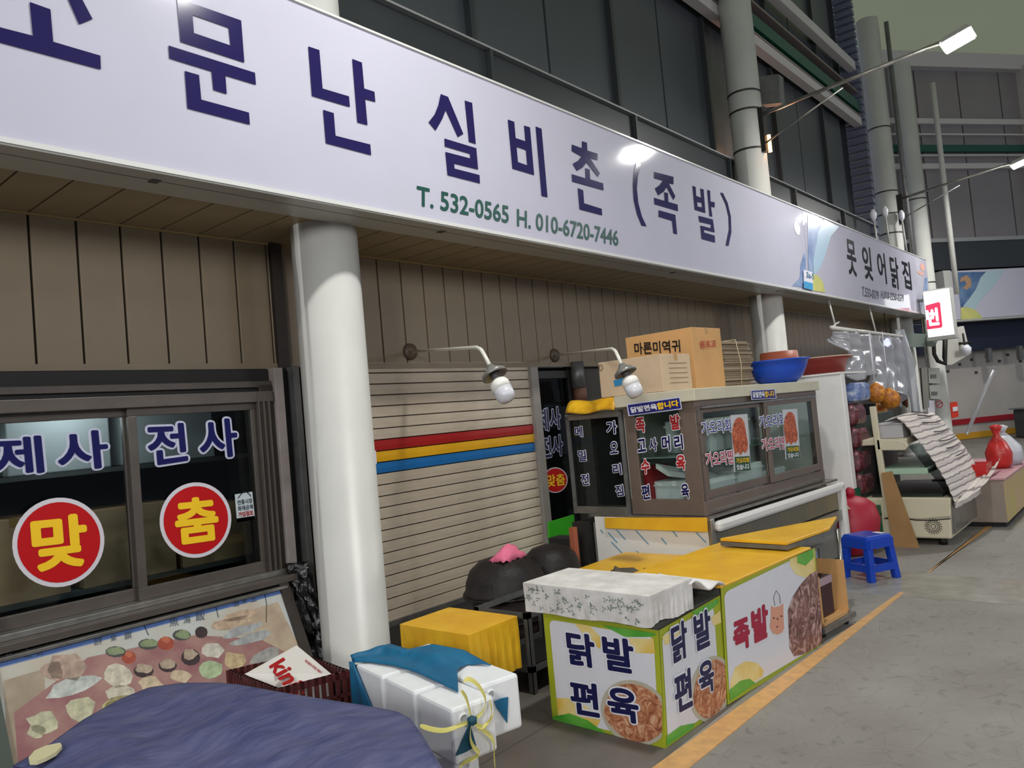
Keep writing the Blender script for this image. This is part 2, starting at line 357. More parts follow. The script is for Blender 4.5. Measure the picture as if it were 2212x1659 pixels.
L = {
 'so': [[(64,4),(109,20),(115,90),(217,120),(218,150),(-80,70),(-80,38),(71,77)], [(128,-45),(158,-38),(200,41),(171,53)], [(105,-80),(120,-40),(20,-2),(-10,-14)]],
 'mun': [[(382,-5),(521,44),(494,60),(416,32)], [(521,44),(528,135),(498,98),(494,60)], [(528,135),(390,90),(419,71),(498,98)], [(390,90),(382,-5),(416,32),(419,71)],
   [(364,98),(551,157),(553,183),(487,163),(490,203),(461,194),(457,154),(366,126)], [(399,153),(430,162),(435,215),(538,243),(540,269),(405,234)]],
 'nan': [[(666,100),(690,108),(697,191),(754,208),(756,231),(674,207)], [(761,127),(782,135),(787,191),(809,198),(811,220),(789,214),(794,270),(772,264)],
   [(698,237),(721,244),(725,293),(800,312),(802,335),(704,309)]],
 'sil': [[(952,203),(968,209),(1001,289),(989,296),(963,238),(955,258),(941,282),(926,264),(939,247),(947,227)], [(1004,217),(1020,222),(1028,311),(1013,306)],
   [(960,299),(1029,320),(1033,366),(981,353),(982,364),(1036,378),(1037,396),(967,378),(962,328),(1016,342),(1015,332),(961,316)]],
 'bi': [[(1097,258),(1111,263),(1114,298),(1116,317),(1119,350),(1107,364)], [(1114,298),(1135,305),(1136,324),(1116,317)], [(1132,271),(1145,275),(1154,378),(1139,357),(1136,324),(1135,305)],
   [(1107,364),(1119,350),(1139,357),(1154,378)], [(1157,273),(1170,278),(1183,426),(1170,423)]],
 'chon': [[(1257,305),(1268,308),(1269,325),(1291,332),(1291,346),(1275,342),(1296,374),(1291,382),(1267,351),(1258,362),(1246,369),(1237,354),(1249,347),(1256,338),(1235,326),(1235,312),(1257,320)],
   [(1264,363),(1274,366),(1275,387),(1303,396),(1304,411),(1236,392),(1235,376),(1265,385)], [(1248,406),(1260,411),(1262,439),(1300,451),(1301,465),(1252,452)]],
 'po': [[(1375,352),(1385,355),(1378,381),(1376,408),(1379,438),(1387,468),(1397,489),(1386,487),(1376,462),(1369,432),(1367,401),(1369,375)]],
 'jok': [[(1413,371),(1455,382),(1455,398),(1445,396),(1459,424),(1455,432),(1440,404),(1434,414),(1422,422),(1415,407),(1425,400),(1432,390),(1413,385)],
   [(1435,415),(1443,417),(1444,436),(1464,442),(1465,456),(1414,441),(1413,427),(1436,434)], [(1423,454),(1459,464),(1463,506),(1455,504),(1452,477),(1423,468)]],
 'bal': [[(1496,401),(1503,404),(1504,423),(1506,436),(1507,446),(1501,453)], [(1504,423),(1515,427),(1516,438),(1506,436)], [(1513,407),(1520,409),(1524,460),(1517,448),(1516,438),(1515,427)],
   [(1501,453),(1507,446),(1517,448),(1524,460)], [(1528,410),(1534,412),(1535,435),(1544,437),(1544,448),(1536,446),(1539,468),(1533,467)],
   [(1509,466),(1540,474),(1544,502),(1521,496),(1521,502),(1544,509),(1545,524),(1516,516),(1513,487),(1536,493),(1536,485),(1511,479)]],
 'pc': [[(1556,416),(1562,417),(1572,438),(1579,468),(1580,502),(1574,531),(1568,530),(1575,495),(1574,468),(1568,442)]],
}
for key in L: poly('letter', [[SP(u, v, .004) for u, v in r_] for r_ in L[key]], INK, sg, join=True)
def srect(u0, v0t, v0b, u1, v1t, v1b):            # rectangle on the sign plane from its left and right heights
    return [SP(u0, v0t), SP(u1, v1t), SP(u1, v1b), SP(u0, v0b)]
txt([('T. 532-0565', srect(901, 402, 443, 1098, 446, 482))], INKG, sg, off=.022)
txt([('H. 010-6720-7446', srect(1117, 452, 488, 1335, 499, 531))], INKG, sg, off=.022)
# small emblem at the right end, painted hills art
poly('emblem', [ell(SP(1722, 493, .003), (.12, 0, 0), (0, 0, .1), 12), ell(SP(1735, 480, .003), (.05, 0, .03), (0, 0, .05), 8)], mat('faint_grey', '#b9bac6', .3), sg)
ARTB, ARTL, ARTY = mat('art_blue', '#5a76a8', .3, c2='#9fb0cf', scale=3), mat('art_light', '#a9c4d8', .3), mat('art_green', '#b9bf74', .3, c2='#d6cf7a', scale=3)
poly('painted_hill', [[SP(u, v, .003) for u, v in r_] for r_ in [[(1728, 600), (1730, 570), (1737, 548), (1741, 545), (1741, 622), (1712, 617)]]], ARTB, sg)
XE = SP(2004, 600).x
s2 = thing('fascia_sign', 'white shop sign with thin black Korean letters and blue hill art above the hanging plastic', 'sign', ((XS+XE)/2, 4, 3.07))
box('sign_face', XS+.006, XE, 3.92, 4.02, 3.085, 4.335, SIGNW, s2)
box('bottom_trim', XS+.006, XE, 3.915, 4.24, 3.052, 3.078, ALUB, s2)
boxes('trim_edge', [(XS+.006, XE, 3.905, 3.922, 3.062, 3.088), (XS+.006, XE, 3.905, 3.925, 4.325, 4.34)], mat('alu_bright', '#e4e4e0', .2), s2)
poly('painted_hill', [[SP(u, v, .003) for u, v in [(1745, 462), (1782, 478), (1768, 500), (1765, 520), (1757, 560), (1756, 590), (1746, 600)]],
   [SP(u, v, .003) for u, v in [(2003, 640), (1990, 665), (1998, 600), (2004, 600)]]], ARTB, s2)
poly('painted_hill', [[SP(u, v, .004) for u, v in [(1782, 474), (1812, 490), (1795, 510), (1780, 560), (1770, 580), (1757, 600), (1757, 560), (1765, 520), (1768, 500)]]], ARTL, s2)
poly('painted_hill', [[SP(u, v, .005) for u, v in [(1757, 592), (1768, 596), (1778, 610), (1783, 632), (1746, 626), (1746, 600)]]], ARTY, s2)
def chars(s, bs): return [(c, [SP(a, t), SP(b, t+(b-a)*.36), SP(b+(d-t)*.09*0, d+(b-a)*.28-(b-a)*.1), SP(a, d)]) for c, (a, t, b, d) in zip(s, bs)]
txt([(c, [SP(a, t), SP(b, t2), SP(b+6, d2), SP(a+6, d)]) for c, (a, t, b, t2, d, d2) in zip('못잊어닭집',
   [(1827, 516, 1846, 524, 590, 598), (1861, 529, 1880, 537, 600, 606), (1893, 542, 1910, 549, 606, 613), (1921, 552, 1938, 559, 618, 626), (1947, 561, 1964, 568, 620, 626)])], INKB, s2, off=.02)
txt([('T.533-0379', srect(1862, 619, 639, 1898, 630, 647)), ('H.010-2250-0379', srect(1903, 628, 644, 1952, 637, 652))], mat('ink_grey', '#55555c', .4), s2, off=.02)
poly('emblem', [ell(SP(1993, 577, .003), (.22, 0, .02), (0, 0, .09), 10), ell(SP(1989, 590, .003), (.3, 0, 0), (0, 0, .04), 8)], mat('faint_orange', '#d9a79a', .4), s2)
for k, (q, c) in enumerate([([(1736, 583), (1755, 588), (1756, 627), (1737, 622)], WTX)]):
    tg_ = poly('number_tag', [[SP(u, v, .02) for u, v in q]], c, None, solid=.01); tag(tg_, 'small white and blue number tag hung between the two long shop signs', 'tag')
poly('tag_band', [[SP(u, v, .03) for u, v in [(1736, 607), (1756, 612), (1756, 627), (1737, 622)]]], mat('tag_blue', '#3f9ccf', .4), tg_)
txt([('3a-5', [SP(1738, 588), SP(1754, 592), SP(1754, 604), SP(1738, 600)])], mat('tag_ink', '#4a7e9c', .4), tg_, off=.02, eps=.03)

# ------------------------------------------------------------------ columns
STRAP = mat('strap', '#3a3a38', .4, metal=.6)
def column(x, y, r, z1, label, rings=()):
    t = lathe('column', (x, y, 0), [(r+.03, 0), (r+.03, .06), (r, .07), (r, z1)], COLM, None, seg=48); tag(t, label, 'column')
    for z in rings: lathe('strap', (x, y, z), [(r+.002, 0), (r+.008, .005), (r+.008, .025), (r+.002, .03)], STRAP, t, seg=32)
    return t
c1 = column(3.31, 4.45, .232, 9.5, 'near white round column standing between the shop window and the striped shutter')
poly('small_notice', [[PN(u, v, (3.35, 4.22, 0), (.5, -1, 0)) for u, v in [(798, 975), (812, 973), (814, 1002), (800, 1004)]]], WTX, c1)
c2 = column(11.05, 4.4, .235, 9.5, 'round white column behind the blue basin carrying the bright lamp arm', [PY(1620, v, 4.3).z for v in (203, 240, 320)])
c3 = column(18.75, 4.45, .235, 9.9, 'distant round white column rising beyond the second shop sign', [PY(1930, v, 4.3).z for v in (290, 415, 460, 500)])
tube('downpipe', [(18.95, 4.1, 3.1), (18.95, 4.1, 9.8)], .05, GALV, c3)
col4 = PX(2022, 800, 20.2)
c4 = column(20.2, col4.y, .2, 9.2, 'slim pale column at the corner with meter boxes and warning stickers', [3.9, 5.9])
tube('drain_pipe', [PX(2028, 640, 20.2)+Vector((.1, -.36, 0)), PX(2028, 640, 20.2)+Vector((.1, -.36, 5))], .06, ALU, c4)

# ------------------------------------------------------------------ street lamps on the columns (also those outside the frame), added fill lights
LENS = emis('led_lens', '#f6fbf2', 26)
def lamp(x, label, out=1.62, zz=5.83, pw=LAMP_POWER, group=None, gear=True):
    t = thing('street_lamp', label, 'lamp', (x, 4.2, 5.6), group)
    tube('arm', [(x, 4.2, 5.7), (x, out+.15, zz+.02)], .028, STEEL, t)
    tube('strut', [(x, 4.2, 5.25), (x, 3.0, 5.7)], .014, STEEL, t)
    boxes('bracket', [(x-.05, x+.05, 4.12, 4.24, 5.15, 5.8)], STRAP, t)
    fr = Fr(x, out, zz)
    V = [fr(p[0], p[1], p[2]-.25*p[1]) for p in ((-.2, -.2, -.03), (.2, -.2, -.03), (.2, .16, -.03), (-.2, .16, -.03), (-.14, -.15, .05), (.14, -.15, .05), (.14, .12, .05), (-.14, .12, .05))]
    build('lamp_head', V, BF, ALU, t)
    V = [fr(p[0], p[1], p[2]-.25*p[1]) for p in ((-.18, -.18, -.05), (.18, -.18, -.05), (.18, .14, -.05), (-.18, .14, -.05), (-.18, -.18, -.031), (.18, -.18, -.031), (.18, .14, -.031), (-.18, .14, -.031))]
    build('lens', V, BF, LENS, t)
    d = bpy.data.lights.new('led', 'AREA'); d.shape = 'RECTANGLE'; d.size = .36; d.size_y = .32; d.energy = pw; d.color = (1, .985, .95)
    lo = bpy.data.objects.new('led', d); COL.objects.link(lo); lo.location = (x, out, zz-.075); lo.rotation_euler = (math.radians(14), 0, 0)
    return t
lamp(11.0, 'glaring white lamp at the end of the arm from the middle column')
lamp(3.31, 'lamp on an arm above the near column')
lamp(18.7, 'lamp on the arm of the distant column at the picture edge', out=1.9, zz=5.88)
lamp(-4.3, 'lamp on the column left of the window')
def fill_light(x, y, p_):  # added soft lights, unseen across the street, to fill the stall fronts
    d = bpy.data.lights.new('led', 'AREA'); d.size = 1.6; d.energy = p_; d.color = (1, .99, .97)
    lo = bpy.data.objects.new('led', d); COL.objects.link(lo); lo.location = (x, y, 4.2); lo.rotation_euler = (math.radians(66), 0, math.radians(-50 if x < -5 else -15))
for x, y, p_ in ((-7, -3, 420), (-1, -6, 150), (7, -6, 75), (15, -6, 150)): fill_light(x, y, p_)
# little gear on the middle column
t = thing('junction_box', 'grey junction box strapped high behind the middle column', 'box', (11.5, 4.4, 6))
q = [PX(u, v, 11.35) for u, v in [(1641, 165), (1682, 160), (1686, 222), (1645, 226)]]
prism('case', q, (.18, 0, 0), GALV, t)
box('bracket', 11.05, 11.36, 4.3, 4.36, 5.98, 6.04, STRAP, t)
og = emis('orange_lamp', '#ffb070', 7)
t = tube('warning_lamp', [PY(1660, 292, 4.12), PY(1664, 328, 4.12)], .03, og); tag(t, 'small orange glowing strip lamp clamped to the middle column', 'lamp')
pl = bpy.data.lights.new('orange', 'POINT'); pl.energy = 14; pl.color = (1, .5, .3); pl.shadow_soft_size = .05
lo = bpy.data.objects.new('orange', pl); COL.objects.link(lo); lo.location = PY(1668, 310, 4.3)
# loud-hailer like bulbs over the far sign
for i, (u, v) in enumerate([(1887, 470), (1912, 462), (1948, 470), (1987, 455)]):
    p = PY(u, v, 4.15)
    t = tubes('spot_bulb', [([p-Vector((0, .02, .75)), p-Vector((0, 0, .05))], .018)], ALU, None, group='small spot bulbs over the far sign')
    tag(t, ['leftmost small spot bulb on a bent stalk above the far sign', 'small spot bulb just left of the distant column', 'small spot bulb just right of the distant column', 'rightmost small spot bulb above the end of the far sign'][i], 'lamp')
    lathe('bulb', p-Vector((0, 0, .08)), [(.02, 0), (.06, .08), (.065, .16), (.03, .24)], WTX, t, seg=12)

# ------------------------------------------------------------------ roof over the street and the cross building
ROOFM = mat('roof_sheet', '#c4c68e', .7, var=.15, scale=.6)
_nt = ROOFM.node_tree; _b = _nt.nodes['Principled BSDF']; _t = _nt.nodes.new('ShaderNodeBsdfTranslucent'); _m = _nt.nodes.new('ShaderNodeMixShader'); _m.inputs[0].default_value = .75
_t.inputs[0].default_value = lin('#eff2bf'); _o = [n for n in _nt.nodes if n.type == 'OUTPUT_MATERIAL'][0]
_nt.links.new(_b.outputs[0], _m.inputs[1]); _nt.links.new(_t.outputs[0], _m.inputs[2]); _nt.links.new(_m.outputs[0], _o.inputs[0])
build('roof', [(-6, -9, 10.95), (42, -9, 10.95), (42, 6, 10.95), (-6, 6, 10.95)], [(0, 1, 2, 3)], ROOFM, kind='structure')
CB = Fr(21.9, 3.95, 0, -35.3)
nB = CB.b
def CP(u, v, b=0): return PN(u, v, CB(0, b, 0), nB)
wc = box('wall_cross', -2.2, 12, 1.0, 1.2, 0, 3.1, mat('cross_wall', '#bdb7b1', .6, var=.15, scale=1.5), fr=CB, kind='structure')
def cz(u, v, b): return CP(u, v, b).z
z1_, z2_ = cz(2100, 903, .95), cz(2100, 915, .95)
box('red_stripe', -2.2, 12, .96, 1.0, z2_, z1_, mat('stripe_red', '#a01f2a', .5), wc, fr=CB)
box('yellow_stripe', -2.2, 12, .96, 1.0, cz(2100, 947, .95), cz(2100, 934, .95), mat('stripe_yellow', '#d09a2a', .5), wc, fr=CB)
zb1, zb2 = cz(2130, 700, .6), cz(2130, 755, .6)
box('blue_awning', -1, 12, .5, .95, zb2, zb1+.1, mat('awning_navy', '#141d33', .6), wc, fr=CB)
boxes('awning_hook', [(x, x+.12, .4, .5, zb2-.35, zb2+.02) for x in (1.3, 2.3, 3.6)], GALV, wc, fr=CB)
boxes('wall_mark', [(x, x+.09, .985, 1.0, z, z+.07) for x, z in [(.2, 2.0), (.5, 1.8), (.9, 1.95), (1.3, 2.05), (1.8, 2.1), (1.4, 1.7), (2.2, 1.95), (2.5, 2.1), (2.9, 1.9), (3.2, 2.1)]], mat('wall_mark', '#4a4542', .8), wc, fr=CB)
s3 = thing('fascia_sign', 'white sign of the cross street with dark blue moon and hill art', 'sign', CB(2, 0, 3.07))
box('sign_face', 0, 9, 0, .1, 3.09, 4.32, SIGNW, s3, fr=CB)
box('end_cap', -.22, 0, -.02, .3, 3.05, 4.34, ALU, s3, fr=CB)
box('bottom_trim', -.2, 9, -.02, .3, 3.03, 3.08, ALUB, s3, fr=CB)
def cq(l, b=-.006): return [CP(u, v, b) for u, v in l]
poly('painted_sky', [cq([(2065, 588), (2130, 587), (2118, 600), (2108, 625), (2090, 650), (2076, 668)])], mat('art_deep', '#2c4f80', .3, c2='#6a86a8', scale=2.5), s3)
poly('painted_hill', [cq([(2130, 587), (2170, 581), (2150, 615), (2125, 640), (2105, 668), (2080, 662), (2090, 650), (2108, 625), (2118, 600)], -.008)], mat('art_pale', '#a9c2ca', .3), s3)
poly('painted_hill', [cq([(2076, 664), (2090, 664), (2105, 668), (2118, 680), (2124, 688), (2076, 692)], -.01)], ARTY, s3)
poly('painted_moon', [cq([(2076, 600), (2088, 594), (2098, 604), (2098, 618), (2088, 626), (2080, 622), (2088, 614), (2084, 606), (2073, 610)], -.01)], mat('moon', '#b08b6a', .4), s3)
wcu = box('wall_cross_upper', -2.5, 14, .5, .7, 3.1, 10.0, mat('seam2', '#1c1c1f', .5), fr=CB, kind='structure')
for k in range(-2, 10): box('upper_panel', k*1.35+.02, (k+1)*1.35-.02, .42, .5, 5.2, 9.9, mat('dark_panel_warm', '#837e7f', .35, var=.1, scale=1), wcu, fr=CB)
box('ledge', -2.5, 14, .2, .6, 4.4, 5.1, GLEDGE, wcu, fr=CB)
box('ledge_lip', -2.5, 14, .16, .45, 5.1, 5.2, mat('lip_grey', '#9a9b9a'), wcu, fr=CB)
for (v, h, nm, mm) in ((262, .07, 'girt', GIRT), (290, .02, 'thin_bar', GIRT), (320, .09, 'green_bar', _M['green_bar']), (335, .02, 'thin_bar', GIRT), (358, .07, 'girt', GIRT)):
    z = cz(2100, v, .3); box(nm, -1.0, 14, .3, .42, z-h, z+h, mm, wcu, fr=CB)
boxes('top_beam', [(-2.5, 14, .2, .7, 9.7, 10.1)], GIRT, wcu, fr=CB)
for a in (-.8, 3.3): box('post', a, a+.12, .1, .42, 4.4, 9.8, GIRT, wcu, fr=CB)

# ------------------------------------------------------------------ left shop window
BRONZE_SHADED = mat('window_bronze', '#5b544e', .4, metal=.3, var=.15, scale=9)  # darker copy of the bronze, shade of the recess put into the colour
win = box('window_1', 1.0, 3.06, 4.9, 5.1, 1.93, 2.12, mat('window_head', '#1c1917', .6), bevel=.006, kind='structure')  # head colour darkened for the shade of the recess
box('head_rail', 1.0, 3.06, 4.87, 4.91, 1.985, 2.03, BRONZE_SHADED, win, bevel=.004)
box('head_rail', 1.0, 3.06, 4.85, 4.93, 1.88, 1.955, BRONZE_SHADED, win, bevel=.004)
box('jamb', 2.96, 3.06, 4.86, 5.08, .62, 2.0, BRONZED, win, bevel=.004)
boxes('jamb_fin', [(2.93+.04*i, 2.945+.04*i, 4.845, 4.87, .64, 1.95) for i in range(3)], BRONZE_SHADED, win)
box('sill', .6, 3.08, 4.74, 5.08, .62, .665, BRONZE_SHADED, win, bevel=.006)
box('sill_rail', .6, 3.04, 4.82, 4.95, .665, .70, STEEL, win, bevel=.004)
for k, (xa, xb, y, nm) in enumerate([(1.0, 2.10, 4.93, 'sash'), (2.06, 2.95, 4.89, 'sash')]):
    s_ = boxes(nm, [(xa, xb, y, y+.035, .70, .775), (xa, xb, y, y+.035, 1.83, 1.90), (xb-.055, xb, y, y+.035, .775, 1.83), (xa, xa+.055, y, y+.035, .775, 1.83)], BRONZE_SHADED, win, bevel=.004)
    pane = box('pane', xa+.055, xb-.055, y+.012, y+.018, .775, 1.83, GLASSD, s_)
OUT = mat('sticker_edge', '#b9bccf', .4)
def WP(u, v): return PY(u, v, 4.885)
def WR(u0, v0, u1, v1, u0b=None, sk=.085):        # glyph box, leaning with the camera roll
    h0 = v1-v0; d = (u1-u0)*.03
    return [WP(u0, v0), WP(u1, v0-d), WP(u1+h0*sk, v1-d*5), WP(u0+h0*sk, v1)]
wg = [('제', WR(-18, 946, 85, 1034)), ('사', WR(122, 934, 226, 1022)), ('전', WR(317, 918, 396, 1005)), ('사', WR(428, 908, 506, 994))]
st = txt(wg, OUT, None, off=.075, eps=.002, name='window_lettering', label='navy Korean words with pale outline stuck across both window panes', cat='lettering')
txt(wg, NAVYT, st, off=.026, eps=.006)
REDG = mat('sticker_red', '#b60c12', .4, spec=.3)
for (u, v, ru, rv, ch, lab) in [(130, 1171, 99, 96, '맞', 'larger red round sticker with yellow letter on the left window pane'), (425, 1123, 77, 81, '춤', 'smaller red round sticker with yellow letter on the right window pane')]:
    c = WP(u, v); a = (WP(u+ru, v-ru*.12)-WP(u-ru, v+ru*.12))/2; b = (WP(u-rv*.08, v-rv)-WP(u+rv*.08, v+rv))/2
    d = poly('round_sticker', [ell(c, a, b, 40)], mat('sticker_rim', '#cfcbd2', .4), None, label=lab, cat='sticker')
    poly('red_disc', [ell(c+Vector((0, -.002, 0)), a*.9, b*.9, 40)], REDG, d)
    w_ = .56
    txt([(ch, [c-a*w_+b*w_, c+a*w_+b*w_, c+a*w_-b*w_, c-a*w_-b*w_])], YTX, d, off=.036, eps=.005)
nt_ = poly('paper_notice', [[WP(507, 1068), WP(545, 1062), WP(551, 1122), WP(512, 1129)]], mat('notice', '#b9c3c6', .4), None, label='small pale paper notice with an arch mark at the window corner', cat='notice')
poly('notice_band', [[WP(511, 1120), WP(550, 1114), WP(551, 1122), WP(512, 1129)]], mat('band_teal', '#1d5a6b', .5), nt_)
txt([('전통시장', [WP(512, 1081), WP(544, 1076), WP(545, 1086), WP(513, 1091)]), ('화재공제', [WP(513, 1094), WP(545, 1089), WP(546, 1099), WP(514, 1104)])], mat('notice_ink', '#33404c', .5), nt_, off=.02, eps=.003)
txt([('가입점포', [WP(514, 1107), WP(546, 1102), WP(547, 1112), WP(515, 1117)])], REDT, nt_, off=.03, eps=.003)
tube('arch_mark', [WP(514+28*t_, 1076-12*math.sin(math.pi*t_)-t_*4)+Vector((0, -.003, 0)) for t_ in [i/8 for i in range(9)]], .003, INKB, nt_, seg=4)
# dim interior behind the window
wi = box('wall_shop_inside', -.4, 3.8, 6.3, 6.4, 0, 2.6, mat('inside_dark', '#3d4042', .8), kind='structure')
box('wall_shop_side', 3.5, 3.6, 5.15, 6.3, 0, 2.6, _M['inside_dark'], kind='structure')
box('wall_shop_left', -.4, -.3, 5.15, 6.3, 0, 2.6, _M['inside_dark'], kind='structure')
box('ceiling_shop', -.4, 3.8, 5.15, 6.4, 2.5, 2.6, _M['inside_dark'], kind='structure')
shf = thing('storage_shelf', 'dark shelf behind the window glass holding boxes', 'shelf', (1.6, 5.8, 0))
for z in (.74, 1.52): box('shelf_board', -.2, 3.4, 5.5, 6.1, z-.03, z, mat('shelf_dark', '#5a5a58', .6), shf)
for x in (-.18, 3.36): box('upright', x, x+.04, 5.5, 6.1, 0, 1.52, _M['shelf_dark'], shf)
def carton(name, x0, x1, y0, y1, z0, z1, m, label, group=None, fr=W0, flaps=True, cat='box'):
    t = box(name, x0, x1, y0, y1, z0, z1, m, None, fr=fr, bevel=.004); tag(t, label, cat, group)
    if flaps: box('tape', (x0+x1)/2-.025, (x0+x1)/2+.025, y0-.0015, y1+.0015, z1-.05, z1+.0015, mat('tape', '#b58d54', .3), t, fr=fr)
    return t
CARDS = mat('card_shade', '#cfa880', .8, var=.15, scale=4)  # carton brown with slight random tone
for i, (a, b, h, l) in enumerate([(-.1, .5, .5, 'far left'), (.55, 1.25, .46, 'second'), (1.3, 1.9, .52, 'third'), (1.98, 2.6, .5, 'fourth'), (2.65, 3.2, .42, 'rightmost')]):
    carton('carton', a, b, 5.52, 5.95, .742, .742+h, CARDS, ['brown carton at the far left behind the window', 'brown carton behind the larger red round sticker', 'brown carton just left of the window sash bar', 'brown carton behind the smaller red round sticker', 'low brown carton at the right end behind the window'][i])
for i, (a, b, h) in enumerate([(.1, .85, .3), (.95, 1.5, .36), (1.58, 2.2, .4), (2.3, 2.95, .36)]):
    t = box('foam_carton', a, b, 5.52, 5.9, 1.522, 1.522+h, mat('foam_grey', '#c9cdcc', .6), None, bevel=.01)
    box('lid', a-.01, b+.01, 5.51, 5.91, 1.522+h, 1.55+h, _M['foam_grey'], t, bevel=.006)
    tag(t, ['leftmost pale foam box on the upper shelf inside', 'pale foam box on the upper shelf, second from the left', 'tallest pale foam box on the upper shelf near the sash bar', 'pale foam box on the upper shelf behind the right pane'][i], 'box')
pl = bpy.data.lights.new('shop_light', 'POINT'); pl.energy = 15; pl.shadow_soft_size = .25; pl.color = (.9, .95, 1)  # added unseen light that fills the dim interior
lo = bpy.data.objects.new('shop_light', pl); COL.objects.link(lo); lo.location = (1.9, 5.24, 1.97)
# posts between window and near column
pw = box('wall_pier', 3.06, 3.92, 5.06, 5.2, 0, 2.13, mat('pier_dark', '#2a2522', .7), kind='structure')
PLAIN = mat('post_pale', '#a49b98', .5, c2='#8d827c', scale=5)
box('end_trim', 3.2, 3.29, 4.96, 4.998, 2.1, 3.07, BRONZED, pw)
box('pale_post', 3.075, 3.145, 4.84, 4.93, .0, 2.12, PLAIN, pw, bevel=.004)
box('dark_post', 3.155, 3.225, 4.93, 5.02, 0, 2.13, BLK, pw)
box('steel_post', 3.235, 3.285, 4.84, 4.93, 0, 2.13, GALV, pw, bevel=.005)
box('bronze_post', 3.31, 3.36, 4.84, 4.93, 0, 2.13, BRONZE, pw, bevel=.005)
box('rail_post', 3.375, 3.42, 4.84, 4.93, 0, 2.13, BRONZED, pw, bevel=.005)

# ------------------------------------------------------------------ slanted display counter with the printed food picture
dc = thing('display_counter', 'slanted counter under the window wrapped in a faded printed picture of food', 'counter', (2, 4.7, 0))
ty, tz, by, bz = 4.76, .60, 4.5, .06
prism('body', [(-.2, ty, tz), (-.2, by, bz), (-.2, by, 0), (-.2, 5.06, 0), (-.2, 5.06, tz)], (3.18, 0, 0), mat('counter_body', '#4b463f', .5), dc)
nrm = Vector((0, -(tz-bz), (ty-by)*-1*-1)); nrm = Vector((0, -(tz-bz), (ty-by))).normalized(); nrm.z = abs(nrm.z)
pp0 = Vector((0, ty, tz))+nrm*.004
def CT(u, v, e=0): return PN(u, v, pp0+nrm*e, nrm)
PICB = mat('print_sky', '#b9c3c4', .25, c2='#b3a794', scale=2.2)
slant = lambda x, t, e=0: Vector((x, ty+(by-ty)*t, tz+(bz-tz)*t))+nrm*(.004+e)
XL, XR = 1.22, 2.93
ps = build('printed_sheet', [slant(XL, .0), slant(XR, .0), slant(XR, 1), slant(XL, 1)], [(0, 1, 2, 3)], PICB, dc)
poly('blue_band', [[slant(XL, .03, .001), slant(XR, .03, .001), slant(XR, .085, .001), slant(XL, .085, .001)]], mat('band_blue', '#5874ad', .3), dc)
def blob(u, v, ru, rv, e=.002, n=11, jag=.22, rot=0):
    pts = []
    for i in range(n):
        t = 2*math.pi*i/n; k = 1+random.uniform(-jag, jag)
        du, dv = ru*k*math.cos(t), rv*k*math.sin(t)
        pts.append(CT(u+du*math.cos(rot)-dv*math.sin(rot), v+du*math.sin(rot)+dv*math.cos(rot), e))
    return pts
def pic(lst, c, nm='printed_food', e=.002, **kw):
    poly(nm, [blob(*q, e=e, **kw) for q in lst], mat('pr_'+c, '#'+c, .35, c2='#%02x%02x%02x' % tuple(int(int(c[i:i+2], 16)*.78) for i in (0, 2, 4)), scale=26), dc)
poly('printed_cloth', [[CT(u, v, .0012) for u, v in [(30, 1540), (190, 1420), (420, 1372), (560, 1380), (640, 1420), (655, 1500), (420, 1600), (200, 1659), (40, 1659)]]], mat('pr_maroon', '#8a5a5c', .35, c2='#a07d72', scale=7), dc)
poly('printed_ground', [[CT(u, v, .001) for u, v in [(8, 1470), (95, 1445), (100, 1540), (60, 1659), (18, 1659)]]], mat('pr_tan', '#a99a85', .35, c2='#8e7d69', scale=6), dc)
poly('printed_ground', [[CT(u, v, .001) for u, v in [(500, 1330), (600, 1300), (648, 1400), (650, 1450), (560, 1440)]]], mat('pr_tan2', '#a08d78', .35, c2='#b8a78e', scale=9), dc)
pic([(145, 1440, 48, 32), (115, 1450, 25, 20)], 'b49a88')
pic([(157, 1484, 58, 20, )], 'c6cbc4', rot=-.3)
pic([(175, 1532, 34, 26), (95, 1560, 34, 24), (80, 1580, 20, 14)], 'c9c5a4')
pic([(255, 1460, 30, 26), (260, 1500, 32, 22)], 'd4ccb6', jag=.1)
pic([(262, 1520, 34, 18), (240, 1525, 20, 16)], 'cfc489')
pic([(325, 1480, 24, 18), (390, 1460, 26, 16)], 'd3bf9f')
pic([(455, 1446, 27, 20)], 'b5c79c', jag=.08)
pic([(505, 1428, 22, 22)], 'ccb48a'); pic([(462, 1405, 23, 18)], 'd6cfc0')
pic([(250, 1408, 22, 12), (320, 1392, 22, 12), (392, 1372, 20, 12)], '4b4c4a', jag=.03); pic([(250, 1406, 18, 9), (320, 1389, 18, 9), (394, 1370, 17, 9)], '8c9a72', e=.003)
pic([(362, 1438, 20, 14), (412, 1420, 21, 18), (435, 1366, 14, 13), (310, 1450, 22, 14)], '3c2b2a', jag=.04)
pic([(362, 1435, 17, 10), (410, 1412, 16, 12), (310, 1444, 18, 10)], 'b8a58e', e=.003)
pic([(278, 1420, 16, 14), (358, 1390, 18, 15)], 'a8492f', jag=.04); pic([(278, 1414, 9, 6), (358, 1382, 10, 7)], 'c56a4a', e=.003, jag=.03)
pic([(500, 1345, 46, 12), (520, 1330, 42, 11)], 'c3a98e', rot=-.25); pic([(525, 1362, 48, 10), (545, 1378, 44, 10)], 'a9acab', rot=-.3); pic([(572, 1418, 34, 16)], 'aaa9a2', rot=-.3)
sy = '神主前餅果饌魚湯飯酒'
its = []
